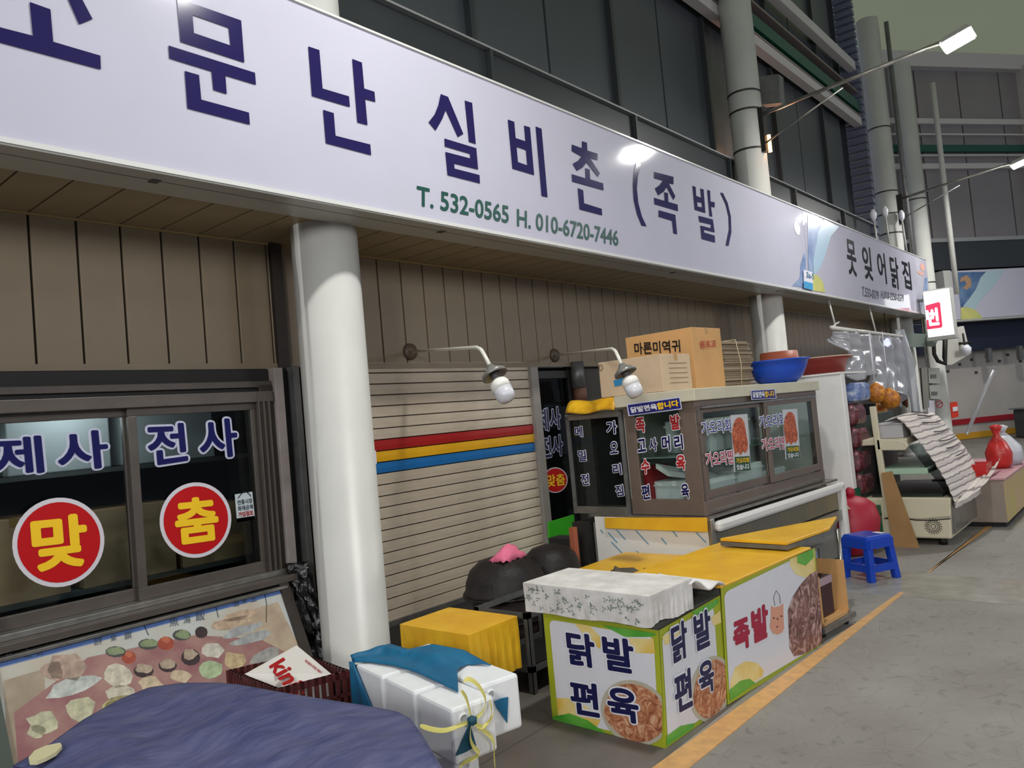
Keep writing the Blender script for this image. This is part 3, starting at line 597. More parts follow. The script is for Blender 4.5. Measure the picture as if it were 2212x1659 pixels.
for i, (u, v, s_) in enumerate([(12, 1420, 14), (50, 1412, 18), (78, 1410, 14), (202, 1386, 18), (238, 1380, 13), (268, 1374, 16), (365, 1344, 20), (395, 1340, 16), (422, 1332, 20), (502, 1305, 14), (522, 1301, 10), (540, 1294, 14)]):
    its.append((sy[i % len(sy)], [CT(u, v-s_/2, .003), CT(u+s_, v-s_/2-3, .003), CT(u+s_+1, v+s_/2-3, .003), CT(u+1, v+s_/2, .003)]))
txt(its, mat('brush_ink', '#3b4a5a', .5), dc, off=0, eps=.001, n=nrm)
tubes('printed_stroke', [([CT(311, 1350, .003), CT(321, 1372, .003)], .002), ([CT(466, 1309, .003), CT(472, 1334, .003)], .002), ([CT(571, 1278, .003), CT(576, 1305, .003), CT(575, 1345, .003)], .002)], INKB, dc, seg=4)
box('top_trim', -.2, 2.98, 4.72, 4.78, .585, .605, STEEL, dc, bevel=.003)
prism('side_frame', [slant(2.93, -.03), slant(2.93, 1), slant(3.0, 1), slant(3.0, -.03)], nrm*.02, BRONZED, dc)
prism('left_frame', [slant(1.17, -.6), slant(1.17, 1), slant(1.24, 1), slant(1.24, -.6)], nrm*.03, mat('frame_green', '#3f4840', .5), dc)
pb = grid('plastic_bag', lambda u, v: Vector((3.02+.06*v+.12*u, 4.80-.5*v*.35-.1*u, .72*(1-v)+.02))+Vector((noise.noise(Vector((u*5, v*9, 1)))*.05, noise.noise(Vector((u*6, v*8, 5)))*.06, 0)), 10, 22, mat('black_bag', '#101010', .25, bump=.4, bscale=30), None)
tag(pb, 'crumpled black plastic sheet stuffed between counter and near column', 'plastic sheet')

# ------------------------------------------------------------------ foreground tarp over a low table
tb = boxes('low_table', [(.35, 1.55, 1.95, 2.95, .38, .42), (.4, .45, 2.0, 2.05, 0, .38), (1.45, 1.5, 2.0, 2.05, 0, .38), (.4, .45, 2.85, 2.9, 0, .38), (1.45, 1.5, 2.85, 2.9, 0, .38)], mat('table_wood', '#5b4a3a', .7))
tag(tb, 'low table hidden under the navy cover', 'table')
ctrl = [(28, 1655), (110, 1606), (180, 1555), (255, 1513), (320, 1486), (390, 1476), (470, 1475), (520, 1480), (600, 1495), (700, 1511), (790, 1525), (858, 1538), (885, 1552), (905, 1580), (935, 1630), (950, 1659)]
dep = [.62+.02*math.sin(i) for i in range(len(ctrl))]
ridge = [PZ(u, v, z) for (u, v), z in zip(ctrl, dep)]
def ridgeat(s):
    x = s*(len(ridge)-1); i = min(int(x), len(ridge)-2); return ridge[i].lerp(ridge[i+1], x-i)
cen = Vector((.95, 2.0, .60))
def tarpf(u, v):
    a = ridgeat(u)
    if v < .55:                                   # back skirt hanging from the ridge to the ground
        pass
    t = v
    p = a.lerp(cen, t*.98); p.z = a.z*(1-t)+.60*t+.035*math.sin(t*math.pi)
    n = noise.noise(p*4)*.03+noise.noise(p*11+Vector((3, 1, 0)))*.012
    p.z += n*min(1, t*5); return p
def skirtf(u, v):
    a = ridgeat(u); d = Vector((a.x-cen.x, a.y-cen.y, 0)).normalized()
    fold = math.sin(u*60)*.025*v
    return Vector((a.x, a.y, a.z))+d*(.02+.06*v+fold)*(v > 0)-Vector((0, 0, 1))*v*(a.z-.03)
t = grid('tarp_cover', tarpf, 90, 40, TARP, None, label='navy blue tarpaulin draped in a mound over a low table in the foreground', cat='tarpaulin')
grid('skirt', skirtf, 90, 14, TARP, t)
poly('pale_patch', [[PZ(u, v, .66) for u, v in [(62, 1640), (75, 1625), (100, 1614), (130, 1608), (134, 1614), (122, 1628), (100, 1640), (80, 1648), (64, 1648)]]], mat('patch', '#c9c29a', .7), t, solid=.012)

# ------------------------------------------------------------------ maroon crate with the white carton
CR = Fr(2.02, 3.62, 0, -38)
MAR = mat('crate_maroon', '#5a2626', .45, var=.2, scale=9)
P = [PZ(497, 1447, .33), PZ(600, 1487, .33), PZ(752, 1448, .33), PZ(652, 1412, .33)]
cr = thing('plastic_crate', 'dark maroon slatted plastic crate holding a white carton beside the near column', 'crate', ((P[0]+P[2])/2).to_2d().to_3d())
def side(a, b, z0=.08, z1=.33):
    d = (b-a); d.z = 0; n_ = max(6, int(d.length/.035)); out = []
    a0_, b0_ = Vector((a.x, a.y, 0)), Vector((b.x, b.y, 0)); nn = Vector((-d.y, d.x, 0)).normalized()*.008
    def bar(p, q, za, zb):
        V = [p-nn, q-nn, q+nn, p+nn]; return [v+Vector((0, 0, za)) for v in V]+[v+Vector((0, 0, zb)) for v in V]
    out.append(bar(a0_, b0_, z1-.035, z1)); out.append(bar(a0_, b0_, z0, z0+.05)); out.append(bar(a0_, b0_, z0+.12, z0+.135))
    for i in range(n_+1):
        p = a0_.lerp(b0_, i/n_); q_ = p+d.normalized()*.022; out.append(bar(p, q_, z0, z1))
    V, Fc = [], []
    for v in out: k = len(V); V += v; Fc += [tuple(i+k for i in f) for f in BF]
    return V, Fc
for i in range(4):
    V, Fc = side(P[i], P[(i+1) % 4]); build('crate_side', V, Fc, MAR, cr)
build('crate_base', [Vector((p.x, p.y, .08)) for p in P]+[Vector((p.x, p.y, .09)) for p in P], BF, MAR, cr)
V = [Vector((p.x, p.y, z)) for z in (0, .08) for p in P]
lc = build('plastic_crate', V, BF, MAR); tag(lc, 'lower maroon crate under the crate with the white carton', 'crate')
q = [PZ(530, 1452, .31), PZ(641, 1394, .42), PZ(715, 1452, .34), PZ(600, 1482, .25)]
q = [PZ(529, 1455, .33), PZ(641, 1393, .37), PZ(716, 1455, .30), PZ(600, 1500, .24)]
kb = prism('white_carton', q, (.01, .01, -.12), mat('carton_white', '#e3dfd9', .55), None, bevel=.004); tag(kb, 'white carton with red printing tilted in the maroon crate', 'box')
n_ = (q[1]-q[0]).cross(q[2]-q[1]); n_ = n_ if n_.z > 0 else -n_; n_.normalize()
def KP(u, v): return PN(u, v, q[1]+n_*.002, n_)
txt([('kinis', [KP(612, 1422), KP(672, 1492), KP(632, 1506), KP(582, 1440)])], RED, kb, off=.03, eps=.001, n=n_)
txt([('FROZEN PORK MEAT', [KP(661, 1425), KP(697, 1452), KP(694, 1456), KP(658, 1429)])], RED, kb, off=.02, eps=.001, n=n_)

# ------------------------------------------------------------------ foam boxes tied under a teal cloth
SF = Fr(2.085, 2.235, .06, -13)
def foam(x0, x1, y0, y1, z0, z1, label):
    t = box('foam_box', x0, x1, y0, y1, z0, z1-.0, FOAM, None, fr=SF, bevel=.014); tag(t, label, 'box', 'white foam boxes bundled under the teal cloth')
    boxes('moulded_rib', [(x0+.03, x0+.09, y0-.004, y0+.01, z0+.05, z0+.06)], FOAM, t, fr=SF)
    lathe('moulded_ring', SF((x0+.05), y0-.001, z1-.05), [(.022, 0), (.022, .004), (.016, .004), (.016, 0)], FOAM, t, seg=18, axis=-SF.b)
    return t
zt = .44
FB = [foam(0, .20, 0, .27, .22, zt, 'nearest white foam box with yellow string knotted at its corner'),
 foam(0, .20, .30, .57, .22, zt, 'white foam box second in the near row behind the nearest one'),
 foam(0, .20, .60, .88, .22, zt, 'white foam box last in the near row half wrapped in teal cloth'),
 foam(.215, .415, .12, .44, .215, zt+.005, 'white foam box at the right end of the bundle under the loose string'),
 foam(.215, .415, .46, .88, .215, zt, 'white foam box at the back of the bundle hidden by the teal cloth'),
 foam(.05, .17, .10, .8, -.058, .215, 'pale lower foam box carrying the tied bundle')]
def SW(x, y, z): return SF(x, y, z)
tc = thing('teal_cloth', 'teal wrapping cloth stretched over the bundle of white foam boxes', 'cloth', SF(.3, .5, 0))
# top sheet: from back edge towards knot point
ZC = .06+zt
def lerpl(L_, s):
    x = s*(len(L_)-1); i = min(int(x), len(L_)-2); return L_[i].lerp(L_[i+1], x-i)
low = [PZ(u, v, ZC+z) for u, v, z in [(766, 1430, .008), (800, 1430, .01), (850, 1437, .012), (900, 1452, .015), (950, 1475, .015), (990, 1494, .01)]]
mid = [PZ(u, v, ZC+z) for u, v, z in [(762, 1424, .012), (820, 1411, .02), (868, 1418, .03), (915, 1420, .045), (955, 1430, .04), (988, 1448, .02)]]
mi2 = [PZ(u, v, ZC+z) for u, v, z in [(759, 1420, .012), (830, 1401, .02), (876, 1410, .03), (925, 1404, .05), (975, 1414, .045), (1010, 1431, .02)]]
top = [PZ(u, v, ZC+z) for u, v, z in [(757, 1418, .01), (842, 1391, .02), (882, 1403, .02), (935, 1392, .05), (1002, 1405, .04), (1060, 1437, .012)]]
def clf(u, v):
    k = v*3; a = [lerpl(q, u) for q in (low, mid, mi2, top)]; i = min(int(k), 2); p = a[i].lerp(a[i+1], k-i)
    p.z += (.012*math.sin(v*9+u*5)+.012*noise.noise(p*14))*math.sin(math.pi*v)*(1.2-u*.3); return p
grid('cloth_top', clf, 60, 22, TEAL, tc, solid=.006)
def cls(u, v):                                    # left hanging side
    a = SW(-.03, .92-.14*u*0-.3*u*v, zt+.012); b = SW(-.035, .92-.55*u*v, -.05)
    return a.lerp(b, v)+Vector((.01*math.sin(u*14), 0, 0))
grid('cloth_side', lambda u, v: SW(-.014-.008*math.sin(u*9+v*4), .90-u*(.04+.34*v), zt+.012-v*.40), 16, 14, TEAL, tc, solid=.006)
grid('cloth_end', lambda u, v: SW(-.014+.40*u, .895+.008*math.sin(u*9+v*4), zt-.012-v*.38), 16, 14, TEAL, tc, solid=.006)
def SQ(l, b=-.03): return [PN(u, v, SF(0, b, 0), SF.b) for u, v in l]
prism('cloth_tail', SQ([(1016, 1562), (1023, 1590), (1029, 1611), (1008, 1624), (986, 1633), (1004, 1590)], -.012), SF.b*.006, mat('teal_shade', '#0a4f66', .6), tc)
prism('cloth_tail', SQ([(1069, 1515), (1084, 1509), (1098, 1506), (1096, 1562), (1082, 1540), (1074, 1530)], .105), SF.b*.006, TEAL, tc)
STR = mat('string_yellow', '#d9cf72', .45)
ys = thing('yellow_string', 'yellow plastic string tied in loops around the white foam boxes', 'string', SF(.2, 0, .2))
def ribbon(name, pts, w_, parent):
    V, Fc = [], []
    for i, p in enumerate(pts):
        p = Vector(p); V += [p+Vector((w_/2, w_*.3, w_*.3)), p-Vector((w_/2, w_*.3, w_*.3))]
        if i: k = 2*i; Fc.append((k-2, k-1, k+1, k))
    return build(name, V, Fc, STR, parent, solid=.003, sub=2)
def SQ(l, b=-.03): return [PN(u, v, SF(0, b, 0), SF.b) for u, v in l]
kn = (1020, 1557)
for pts in ([(994, 1490), (1008, 1505), (1013, 1530), kn], [(905, 1566), (930, 1576), (962, 1580), (985, 1570), kn], [kn, (1012, 1600), (1030, 1622), (1040, 1628), (1020, 1640), (998, 1648), (990, 1662)],
            [kn, (1048, 1580), (1070, 1598), (1066, 1625), (1070, 1662)], [kn, (1045, 1540), (1052, 1510), (1040, 1490), (1030, 1475), (1008, 1462), (1000, 1475)],
            [kn, (1040, 1575), (1055, 1565), (1065, 1535), (1056, 1510)], [kn, (1038, 1570), (1030, 1578), (1060, 1560), (1068, 1535)]):
    ribbon('string', SQ(pts, -.032), .02, ys)
lathe('knot', SQ([kn], -.045)[0], [(0, -.02), (.018, -.01), (.02, .01), (0, .022)], mat('knot_teal', '#0e4a5a', .6), ys, seg=10)

# ------------------------------------------------------------------ yellow covered stool
ysn = thing('covered_stool', 'square stool under a yellow vinyl cover in front of the shutter', 'stool', (3.06, 3.16, 0))
ya, yb = (2.87, 2.9), (3.26, 3.44)
def skirt(name, x0, x1, y0, y1, zt_, zb_, m, parent, amp=.012, top=True, nf=26, flare=.02, fr=W0):
    per = []
    N = 80
    for i in range(N):
        s = i/N*4; k = int(s); f = s-k
        c_ = [(x0, y0), (x1, y0), (x1, y1), (x0, y1)]; a, b = c_[k], c_[(k+1) % 4]; per.append((a[0]+(b[0]-a[0])*f, a[1]+(b[1]-a[1])*f))
    cx, cy = (x0+x1)/2, (y0+y1)/2; V, Fc = [], []
    rows = [0, .06, .3, .6, 1]
    for r_ in rows:
        for i, (x, y) in enumerate(per):
            d = Vector((x-cx, y-cy)); d.normalize(); o_ = (flare*r_+amp*math.sin(i*nf/N*2*math.pi)*r_+noise.noise(Vector((i*.3, r_*2, zt_)))*amp*1.5*r_)
            V.append(fr(x+d.x*o_, y+d.y*o_, zt_+(zb_-zt_)*r_+noise.noise(Vector((i*.11, 5, 0)))*.03*(r_ == 1)))
    for j in range(len(rows)-1):
        for i in range(N): Fc.append((j*N+i, j*N+(i+1) % N, (j+1)*N+(i+1) % N, (j+1)*N+i))
    if top: Fc.append(tuple(range(N)))
    return build(name, V, Fc, m, parent, smooth=False, solid=.006, bevel=.006)
skirt('vinyl_cover', 2.87, 3.26, 2.9, 3.44, .50, .22, YEL, ysn, amp=.006, flare=.004)
for x in (2.93, 3.2):
    for y in (2.97, 3.37): tube('leg', [(x, y, 0), (x, y, .48)], .016, GALV, ysn)

# ------------------------------------------------------------------ iron rack and two stoves with cauldron lids
rk = thing('angle_rack', 'slotted angle iron rack between yellow stool and the chicken feet cart', 'rack', (3.7, 3.1, 0))
for x, y in ((3.42, 2.96), (3.42, 3.35), (4.02, 2.96), (4.02, 3.35)):
    boxes('upright', [(x, x+.035, y, y+.004, 0, .47), (x, x+.004, y, y+.035, 0, .47)], GALV, rk)
for z in (.47, .16): boxes('cross_rail', [(3.42, 4.05, 2.96, 2.965, z-.035, z), (3.42, 4.05, 3.38, 3.385, z-.035, z), (3.42, 3.425, 2.96, 3.385, z-.035, z)], GALV, rk)
box('shelf_plate', 3.43, 4.04, 2.97, 3.38, .12, .125, BLK, rk)
def stove(c, r, zr, lab1, lab2, h=.26, dr=None):
    dr = dr or r*.86
    d = thing('drum_stove', lab1, 'stove', (c.x, c.y, 0))
    lathe('drum', (c.x, c.y, 0), [(dr, 0), (dr, zr-.02)], mat('drum_rust', '#3d2f2a', .7, c2='#1d1817', scale=6), d)
    lathe('drum_band', (c.x, c.y, zr*.55), [(dr+.002, 0), (dr+.012, .01), (dr+.002, .02)], IRON, d)
    l = lathe('cauldron_lid', (c.x, c.y, zr), [(r, 0), (r+.015, .015), (r*1.0, .03), (r*.97, h*.35), (r*.86, h*.65), (r*.62, h*.88), (r*.3, h*.98), (.03, h), (0, h)], IRON, None, seg=48)
    tag(l, lab2, 'lid'); lathe('rim_band', (c.x, c.y, zr-.012), [(r*.98, 0), (r+.02, .006), (r+.02, .014), (r, .02)], IRON, l, seg=48)
    return d
p1 = PD(1094, 1278, 5.35); stove(p1, .285, p1.z, 'rusty drum stove in front of the shutter under the nearer black lid', 'black iron cauldron lid with a pink cloth on top', .25)
p2 = PD(1192, 1238, 5.9); stove(p2, .225, p2.z, 'rusty drum stove near the green board under the farther black lid', 'bare black iron cauldron lid farther back near the green board', .22)
pc = Vector((p1.x-.02, p1.y-.06, p1.z+.235))
PINK = mat('pink_cloth', '#e0708f', .8, bump=.2, bscale=25)
tag(grid('pink_rag', lambda u, v: pc+Vector(((u-.5)*.24, (v-.5)*.14, .095*math.sin(math.pi*u)**.7*math.sin(math.pi*min(1, v*1.1))**.6+.02*noise.noise(Vector((u*6, v*6, 0))))), 16, 12, PINK, None, solid=.006), 'pink rag lying on top of the nearer black cauldron lid', 'cloth')
lf = lathe('flue_pipe', PY(1250, 830, 4.95), [(.075, -.04), (.075, .25)], GALV, None, seg=20); tag(lf, 'short steel flue pipe coming down under the siding beside the cartons', 'pipe')
lathe('pipe_elbow', PY(1252, 835, 4.95)+Vector((0, 0, -.2)), [(.07, 0), (.075, .18)], mat('flue_rust', '#5c3a2c', .7), lf, seg=20)

# ------------------------------------------------------------------ roller shutter and narrow glass door
rs = thing('roller_shutter', 'beige roller shutter with red yellow and blue stripes', 'shutter', (5, 5, .03))
z0s, zp = .045, .0927
kk = 0
while z0s+zp*kk < 2.10:
    za = z0s+zp*kk; zc = za+zp/2
    m = SLAT
    if 1.39 < zc < 1.483: m, l_ = mat('slat_red', '#a51f1f', .35, var=.1, scale=4), 'red slat'
    elif 1.298 < zc < 1.39: m, l_ = mat('slat_yellow', '#e3a91c', .35, var=.1, scale=4), 'yellow slat'
    elif 1.205 < zc < 1.298: m, l_ = mat('slat_blue', '#1d6cae', .35, var=.1, scale=4), 'blue slat'
    else: l_ = None
    pr_ = [(3.62, 5.0, za+.004), (3.62, 4.993, za+.007), (3.62, 4.991, zc), (3.62, 4.993, za+zp-.006), (3.62, 5.0, za+zp-.003), (3.62, 5.008, za+zp-.003), (3.62, 5.008, za+.004)]
    prism('slat', pr_, (2.50, 0, 0), m, rs, **({'label': l_} if l_ else {})); kk += 1
box('backing', 3.62, 6.12, 5.01, 5.03, .04, 2.13, BLK, rs)
mt_ = box('rubber_mat', 3.62, 5.0, 4.45, 4.96, .003, .012, BLK); tag(mt_, 'black rubber mat on the ground along the foot of the shutter', 'mat')  # black strip put in for the shade and dirt below the shutter
box('bottom_bar', 3.62, 6.12, 4.97, 5.02, .015, .06, STEEL, rs, bevel=.004)
box('guide', 6.125, 6.235, 4.95, 5.06, 0.3, 2.12, mat('guide_grey', '#9a948e', .4, metal=.2, var=.15), rs, bevel=.004)
box('guide_foot', 6.14, 6.2, 4.97, 5.03, 0, .3, mat('foot_rust', '#4a2c22', .8), rs)
d1 = box('door_1', 6.24, 7.05, 5.16, 5.18, 0, 2.13, BLK, kind='structure')
boxes('door_frame', [(6.26, 6.92, 5.02, 5.07, 2.0, 2.08), (6.86, 6.95, 5.02, 5.07, 0, 2.0)], mat('door_frame', '#35332f', .4, metal=.3), d1)
box('door_glass', 6.24, 6.88, 5.045, 5.052, .1, 2.0, GLASSD, d1)
box('wall_gap', 6.95, 7.4, 5.12, 5.2, 0, 2.13, BLK, kind='structure')
def DP(u, v): return PY(u, v, 5.035)
dl = [('제사', [DP(1161, 886), DP(1208, 880), DP(1212, 924), DP(1164, 932)]), ('전사', [DP(1168, 947), DP(1213, 940), DP(1216, 982), DP(1171, 990)])]
st2 = txt(dl, OUT, None, off=.07, name='window_lettering', label='navy Korean words with pale outline stuck on the narrow dark glass door', cat='lettering'); txt(dl, mat('navy_dark', '#10123f', .4), st2, off=.03, eps=.004)
c = DP(1200, 1037); a = (DP(1227, 1034)-DP(1174, 1040))/2; b = (DP(1198, 1010)-DP(1203, 1065))/2
rd = poly('round_sticker', [ell(c, a, b, 32)], mat('sticker_rim', '#cfcbd2', .4), None, label='red oval sticker with two yellow letters on the narrow glass door', cat='sticker')
poly('red_disc', [ell(c+Vector((0, -.002, 0)), a*.92, b*.92, 32)], REDG, rd)
txt([('맞춤', [c-a*.72+b*.45, c+a*.72+b*.45, c+a*.72-b*.45, c-a*.72-b*.45])], YTX, rd, off=.025, eps=.005)
gb = prism('green_board', [PY(u, v, 4.55) for u, v in [(1186, 1128), (1240, 1112), (1252, 1245), (1192, 1262)]], (0, .02, 0), mat('bright_green', '#35a91c', .5)); tag(gb, 'bright green board leaning beside the black cauldron lids', 'board')

# ------------------------------------------------------------------ green-edged food carts
LIME = mat('lime_print', '#a9b32c', .35, var=.1, scale=5)
LEAF = mat('leaf_print', '#3f9a2c', .35, c2='#6fb548', scale=6)
YBL = mat('yellow_swirl', '#dfb53a', .35, c2='#ece0a6', scale=5)
def meatmat(name, a, b_, c_, sc_=16):
    m = bpy.data.materials.new(name); m.use_nodes = True; nt = m.node_tree; bs = nt.nodes['Principled BSDF']; Lk = nt.links.new
    tc_ = nt.nodes.new('ShaderNodeTexCoord'); wv = nt.nodes.new('ShaderNodeTexNoise'); wv.inputs['Scale'].default_value = sc_; wv.inputs['Detail'].default_value = 6; wv.inputs['Distortion'].default_value = 2.5
    Lk(tc_.outputs['Object'], wv.inputs['Vector']); r = nt.nodes.new('ShaderNodeValToRGB'); r.color_ramp.elements[0].position = .3; r.color_ramp.elements[0].color = lin(a)
    r.color_ramp.elements[1].position = .7; r.color_ramp.elements[1].color = lin(c_); e = r.color_ramp.elements.new(.5); e.color = lin(b_)
    Lk(wv.outputs['Fac'], r.inputs[0]); Lk(r.outputs[0], bs.inputs['Base Color']); bs.inputs['Roughness'].default_value = .35; _M[name] = m; return m
MEAT = meatmat('meat_print', '#7d3f2c', '#b87a56', '#dcb491')
MEATD = meatmat('braised_print', '#3f2320', '#8b605a', '#d0b3ae', 11)
CA = Fr(3.165, 1.962, 0, -2.4)
A0, A1 = .63, .66                                 # front length, depth
cA = thing('food_cart', 'near cart with chicken feet letters and meat picture on white panels with lime edges', 'cart', CA(.3, .3, 0))
box('body', 0.01, A0-.01, .01, A1, .04, .57, mat('cart_body', '#4a4a44', .6), cA, fr=CA)
boxes('base_frame', [(.02, A0-.02, .03, A1, 0, .04)], BLK, cA, fr=CA)
fA = lambda u, v, e=0: PN(u, v, CA(0, -.002-e, 0), CA.b)      # street side face
lA = lambda u, v, e=0: PN(u, v, CA(-.002-e, 0, 0), CA.a)      # face toward the camera
def panel(name, face, outer, inner, parent):
    o = poly(name, [[face(*p) for p in outer]], LIME, parent, solid=.004); 
    def rnd(q):
        out = []
        n = len(q)
        for i in range(n):
            a, b, c_ = Vector(q[i-1]), Vector(q[i]), Vector(q[(i+1) % n])
            d1_, d2_ = (a-b).normalized()*14, (c_-b).normalized()*14
            for t in (0, .33, .66, 1): out.append(tuple((b+d1_).lerp(b, t).lerp(b.lerp(b+d2_, t), t)))
        return out
    poly('white_field', [[face(u, v, .004) for u, v in rnd(inner)]], mat('panel_white', '#dcdde4', .3, var=.03), o); return o
pl_ = panel('cart_panel', lA, [(1173, 1318), (1422, 1362), (1436, 1617), (1195, 1566)], [(1186, 1338), (1412, 1376), (1424, 1604), (1206, 1552)], cA)
pr2 = panel('cart_panel', fA, [(1423, 1362), (1555, 1286), (1572, 1521), (1437, 1617)], [(1430, 1372), (1541, 1308), (1557, 1522), (1443, 1603)], cA)
E1 = lambda c_, ru, rv, face, e, n=28, t0=0, t1=2*math.pi, sk=0: [face(c_[0]+ru*math.cos(t0+(t1-t0)*i/n), c_[1]+rv*math.sin(t0+(t1-t0)*i/n)+sk*math.cos(t0+(t1-t0)*i/n), e) for i in range(n+(t1-t0 < 6))]
poly('swirl_print', [[lA(u, v, .005) for u, v in q] for q in ([(1240, 1346), (1275, 1352), (1300, 1380), (1296, 1402), (1268, 1380)], [(1345, 1378), (1412, 1380), (1415, 1412), (1372, 1410)], [(1202, 1508), (1240, 1508), (1300, 1550), (1290, 1570), (1206, 1552)])], YBL, pl_)
poly('leaf_print', [[lA(u, v, .006) for u, v in q] for q in ([(1300, 1350), (1414, 1368), (1418, 1372), (1400, 1376), (1350, 1376)], [(1194, 1548), (1230, 1541), (1270, 1556), (1316, 1590), (1195, 1566)])], LEAF, pl_)
MET = MEAT
def dish(face, c_, ru, rv, sk, par, clip=None):
    cl = lambda q: [p for p in q] 
    poly('plate_print', [[face(min(p[0], clip or 9999), p[1], .006) for p in [(c_[0]+(ru+8)*math.cos(t), c_[1]+(rv+8)*math.sin(t)+sk*math.cos(t)) for t in [i*math.pi/18 for i in range(36)]]]], mat('plate_print', '#b9b3a0', .35), par)
    poly('meat_print', [[face(min(p[0], clip or 9999), p[1], .007) for p in [(c_[0]+ru*math.cos(t)*(1+.04*math.sin(5*t)), c_[1]+rv*math.sin(t)+sk*math.cos(t)) for t in [i*math.pi/18 for i in range(36)]]]], MEAT, par)
dish(lA, (1372, 1540), 66, 62, 12, pl_, 1430)
dish(fA, (1536, 1488), 38, 62, -14, pr2, 1569)
def lq(face, u0, v0, u1, v1, sl, sk, e=.009): return [face(u0, v0, e), face(u1, v0+sl, e), face(u1+sk, v1+sl, e), face(u0+sk, v1, e)]
Aq = [('닭', lq(lA, 1224, 1364, 1280, 1432, 10, 7)), ('발', lq(lA, 1302, 1374, 1364, 1444, 10, 7)), ('편', lq(lA, 1232, 1470, 1288, 1538, 10, 6)), ('육', lq(lA, 1312, 1484, 1374, 1552, 10, 6))]
txt(Aq, mat('outline_white', '#e6e6ec', .4), pl_, off=.08, eps=0); txt(Aq, mat('cart_navy', '#14164a', .35), pl_, off=.035, eps=.002)
Bq = [('닭', lq(fA, 1449, 1356, 1480, 1432, -16, 5)), ('발', lq(fA, 1498, 1332, 1531, 1406, -16, 5)), ('편', lq(fA, 1456, 1462, 1490, 1540, -18, 5)), ('육', lq(fA, 1508, 1438, 1538, 1504, -16, 5))]
txt(Bq, _M['outline_white'], pr2, off=.08, eps=0); txt(Bq, _M['cart_navy'], pr2, off=.035, eps=.002)
poly('swirl_print', [[fA(u, v, .005) for u, v in q] for q in ([(1430, 1376), (1470, 1352), (1468, 1372), (1438, 1395)], [(1535, 1335), (1556, 1318), (1558, 1345), (1542, 1352)])], YBL, pr2)
poly('leaf_print', [[fA(u, v, .0055) for u, v in q] for q in ([(1495, 1322), (1553, 1292), (1552, 1304), (1530, 1322), (1502, 1330)], [(1440, 1590), (1470, 1568), (1500, 1562), (1498, 1572), (1440, 1611)])], LEAF, pr2)
FLW = mat('floral_cloth', '#e6e3e0', .6, c2='#cbc7c1', scale=9, bump=.4, bscale=12)
sb_ = thing('floral_cushion', 'flat slab wrapped in white floral oilcloth on top of the near cart', 'cloth', CA(.2, .3, .575))
skirt('wrapped_cloth', -.06, .33, -.03, .76, .725, .578, FLW, sb_, amp=.004, nf=34, flare=-.004, fr=CA)
fl_r = random.Random(3)
fcol = mat('floral_motif', '#6c8076', .6)
rings = []
for i in range(64):
    u_, z_ = fl_r.uniform(0, .74), fl_r.uniform(.60, .71); c_ = CA(-.071, u_, z_); r_ = .017
    for k in range(3): a_ = k*2.1+fl_r.uniform(0, 2); rings.append([c_, c_+CA.b*(r_*math.cos(a_))+Vector((0, 0, r_*math.sin(a_))), c_+CA.b*(r_*.7*math.cos(a_+.5))+Vector((0, 0, r_*.7*math.sin(a_+.5)))])
poly('floral_motif', rings, fcol, sb_, kind='stuff')
grid('loose_cloth', lambda u, v: CA(.30+.34*u, -.04+.40*v, .60+.10*(1-u*.5)+.02*math.sin(9*u+4*v)-.03*(1-v)*u), 18, 14, FLW, sb_, solid=.01)
CBt = Fr(3.80, 1.925, 0, -3.8)
B0, B1 = 1.13, .64
cB = thing('food_cart', 'long low cart with yellow top and a cartoon face printed beside red letters', 'cart', CBt(.6, .3, 0))
box('body', .0, B0, .01, B1, .05, .605, mat('cart_body', '#4a4a44'), cB, fr=CBt)
box('base_frame', .02, B0-.02, .03, B1, 0, .05, BLK, cB, fr=CBt)
fB = lambda u, v, e=0: PN(u, v, CBt(0, -.002-e, 0), CBt.b)
pB = panel('cart_panel', fB, [(1557, 1268), (1760, 1184), (1776, 1396), (1573, 1522)], [(1564, 1280), (1738, 1196), (1772, 1392), (1576, 1508)], cB)
RDM = mat('crimson_text', '#a3153c', .35)
txt([('족', lq(fB, 1584, 1348, 1616, 1408, -14, 4, .006)), ('발', lq(fB, 1624, 1322, 1656, 1388, -16, 4, .006))], RDM, pB, off=.05, eps=0)
poly('swirl_print', [[fB(u, v, .005) for u, v in q] for q in ([(1706, 1208), (1758, 1186), (1762, 1236), (1740, 1248), (1718, 1240), (1706, 1222)], [(1578, 1470), (1588, 1442), (1610, 1428), (1636, 1432), (1650, 1448), (1646, 1462), (1577, 1506)])], YBL, pB)
poly('leaf_print', [[fB(u, v, .0055) for u, v in q] for q in ([(1722, 1200), (1757, 1186), (1758, 1204), (1740, 1222), (1722, 1216)], [(1576, 1490), (1600, 1470), (1620, 1466), (1632, 1476), (1577, 1514)])], LEAF, pB)
poly('braised_meat_print', [[fB(u, v, .006) for u, v in [(1702, 1320), (1712, 1290), (1730, 1262), (1750, 1240), (1766, 1232), (1774, 1330), (1776, 1390), (1740, 1412), (1716, 1418), (1706, 1400), (1704, 1360)]]], MEATD, pB)
poly('cartoon_face', [[fB(u, v, .006) for u, v in [(1666, 1308), (1672, 1312), (1686, 1309), (1692, 1303), (1693, 1340), (1694, 1356), (1690, 1366), (1680, 1371), (1670, 1368), (1663, 1356), (1665, 1340)]]], mat('cartoon_pink', '#d99a80', .4), pB)
poly('cartoon_feature', [E1(c_, 1.6, 2, fB, .008, 8) for c_ in [(1672, 1335), (1688, 1331), (1680, 1337), (1679, 1354)]], mat('cartoon_ink', '#4a2420', .5), pB)
tube('cartoon_line', [fB(u, v, .007) for u, v in [(1674, 1308), (1671, 1290), (1677, 1276), (1684, 1286), (1686, 1304)]], .0015, INKB, pB, seg=4)
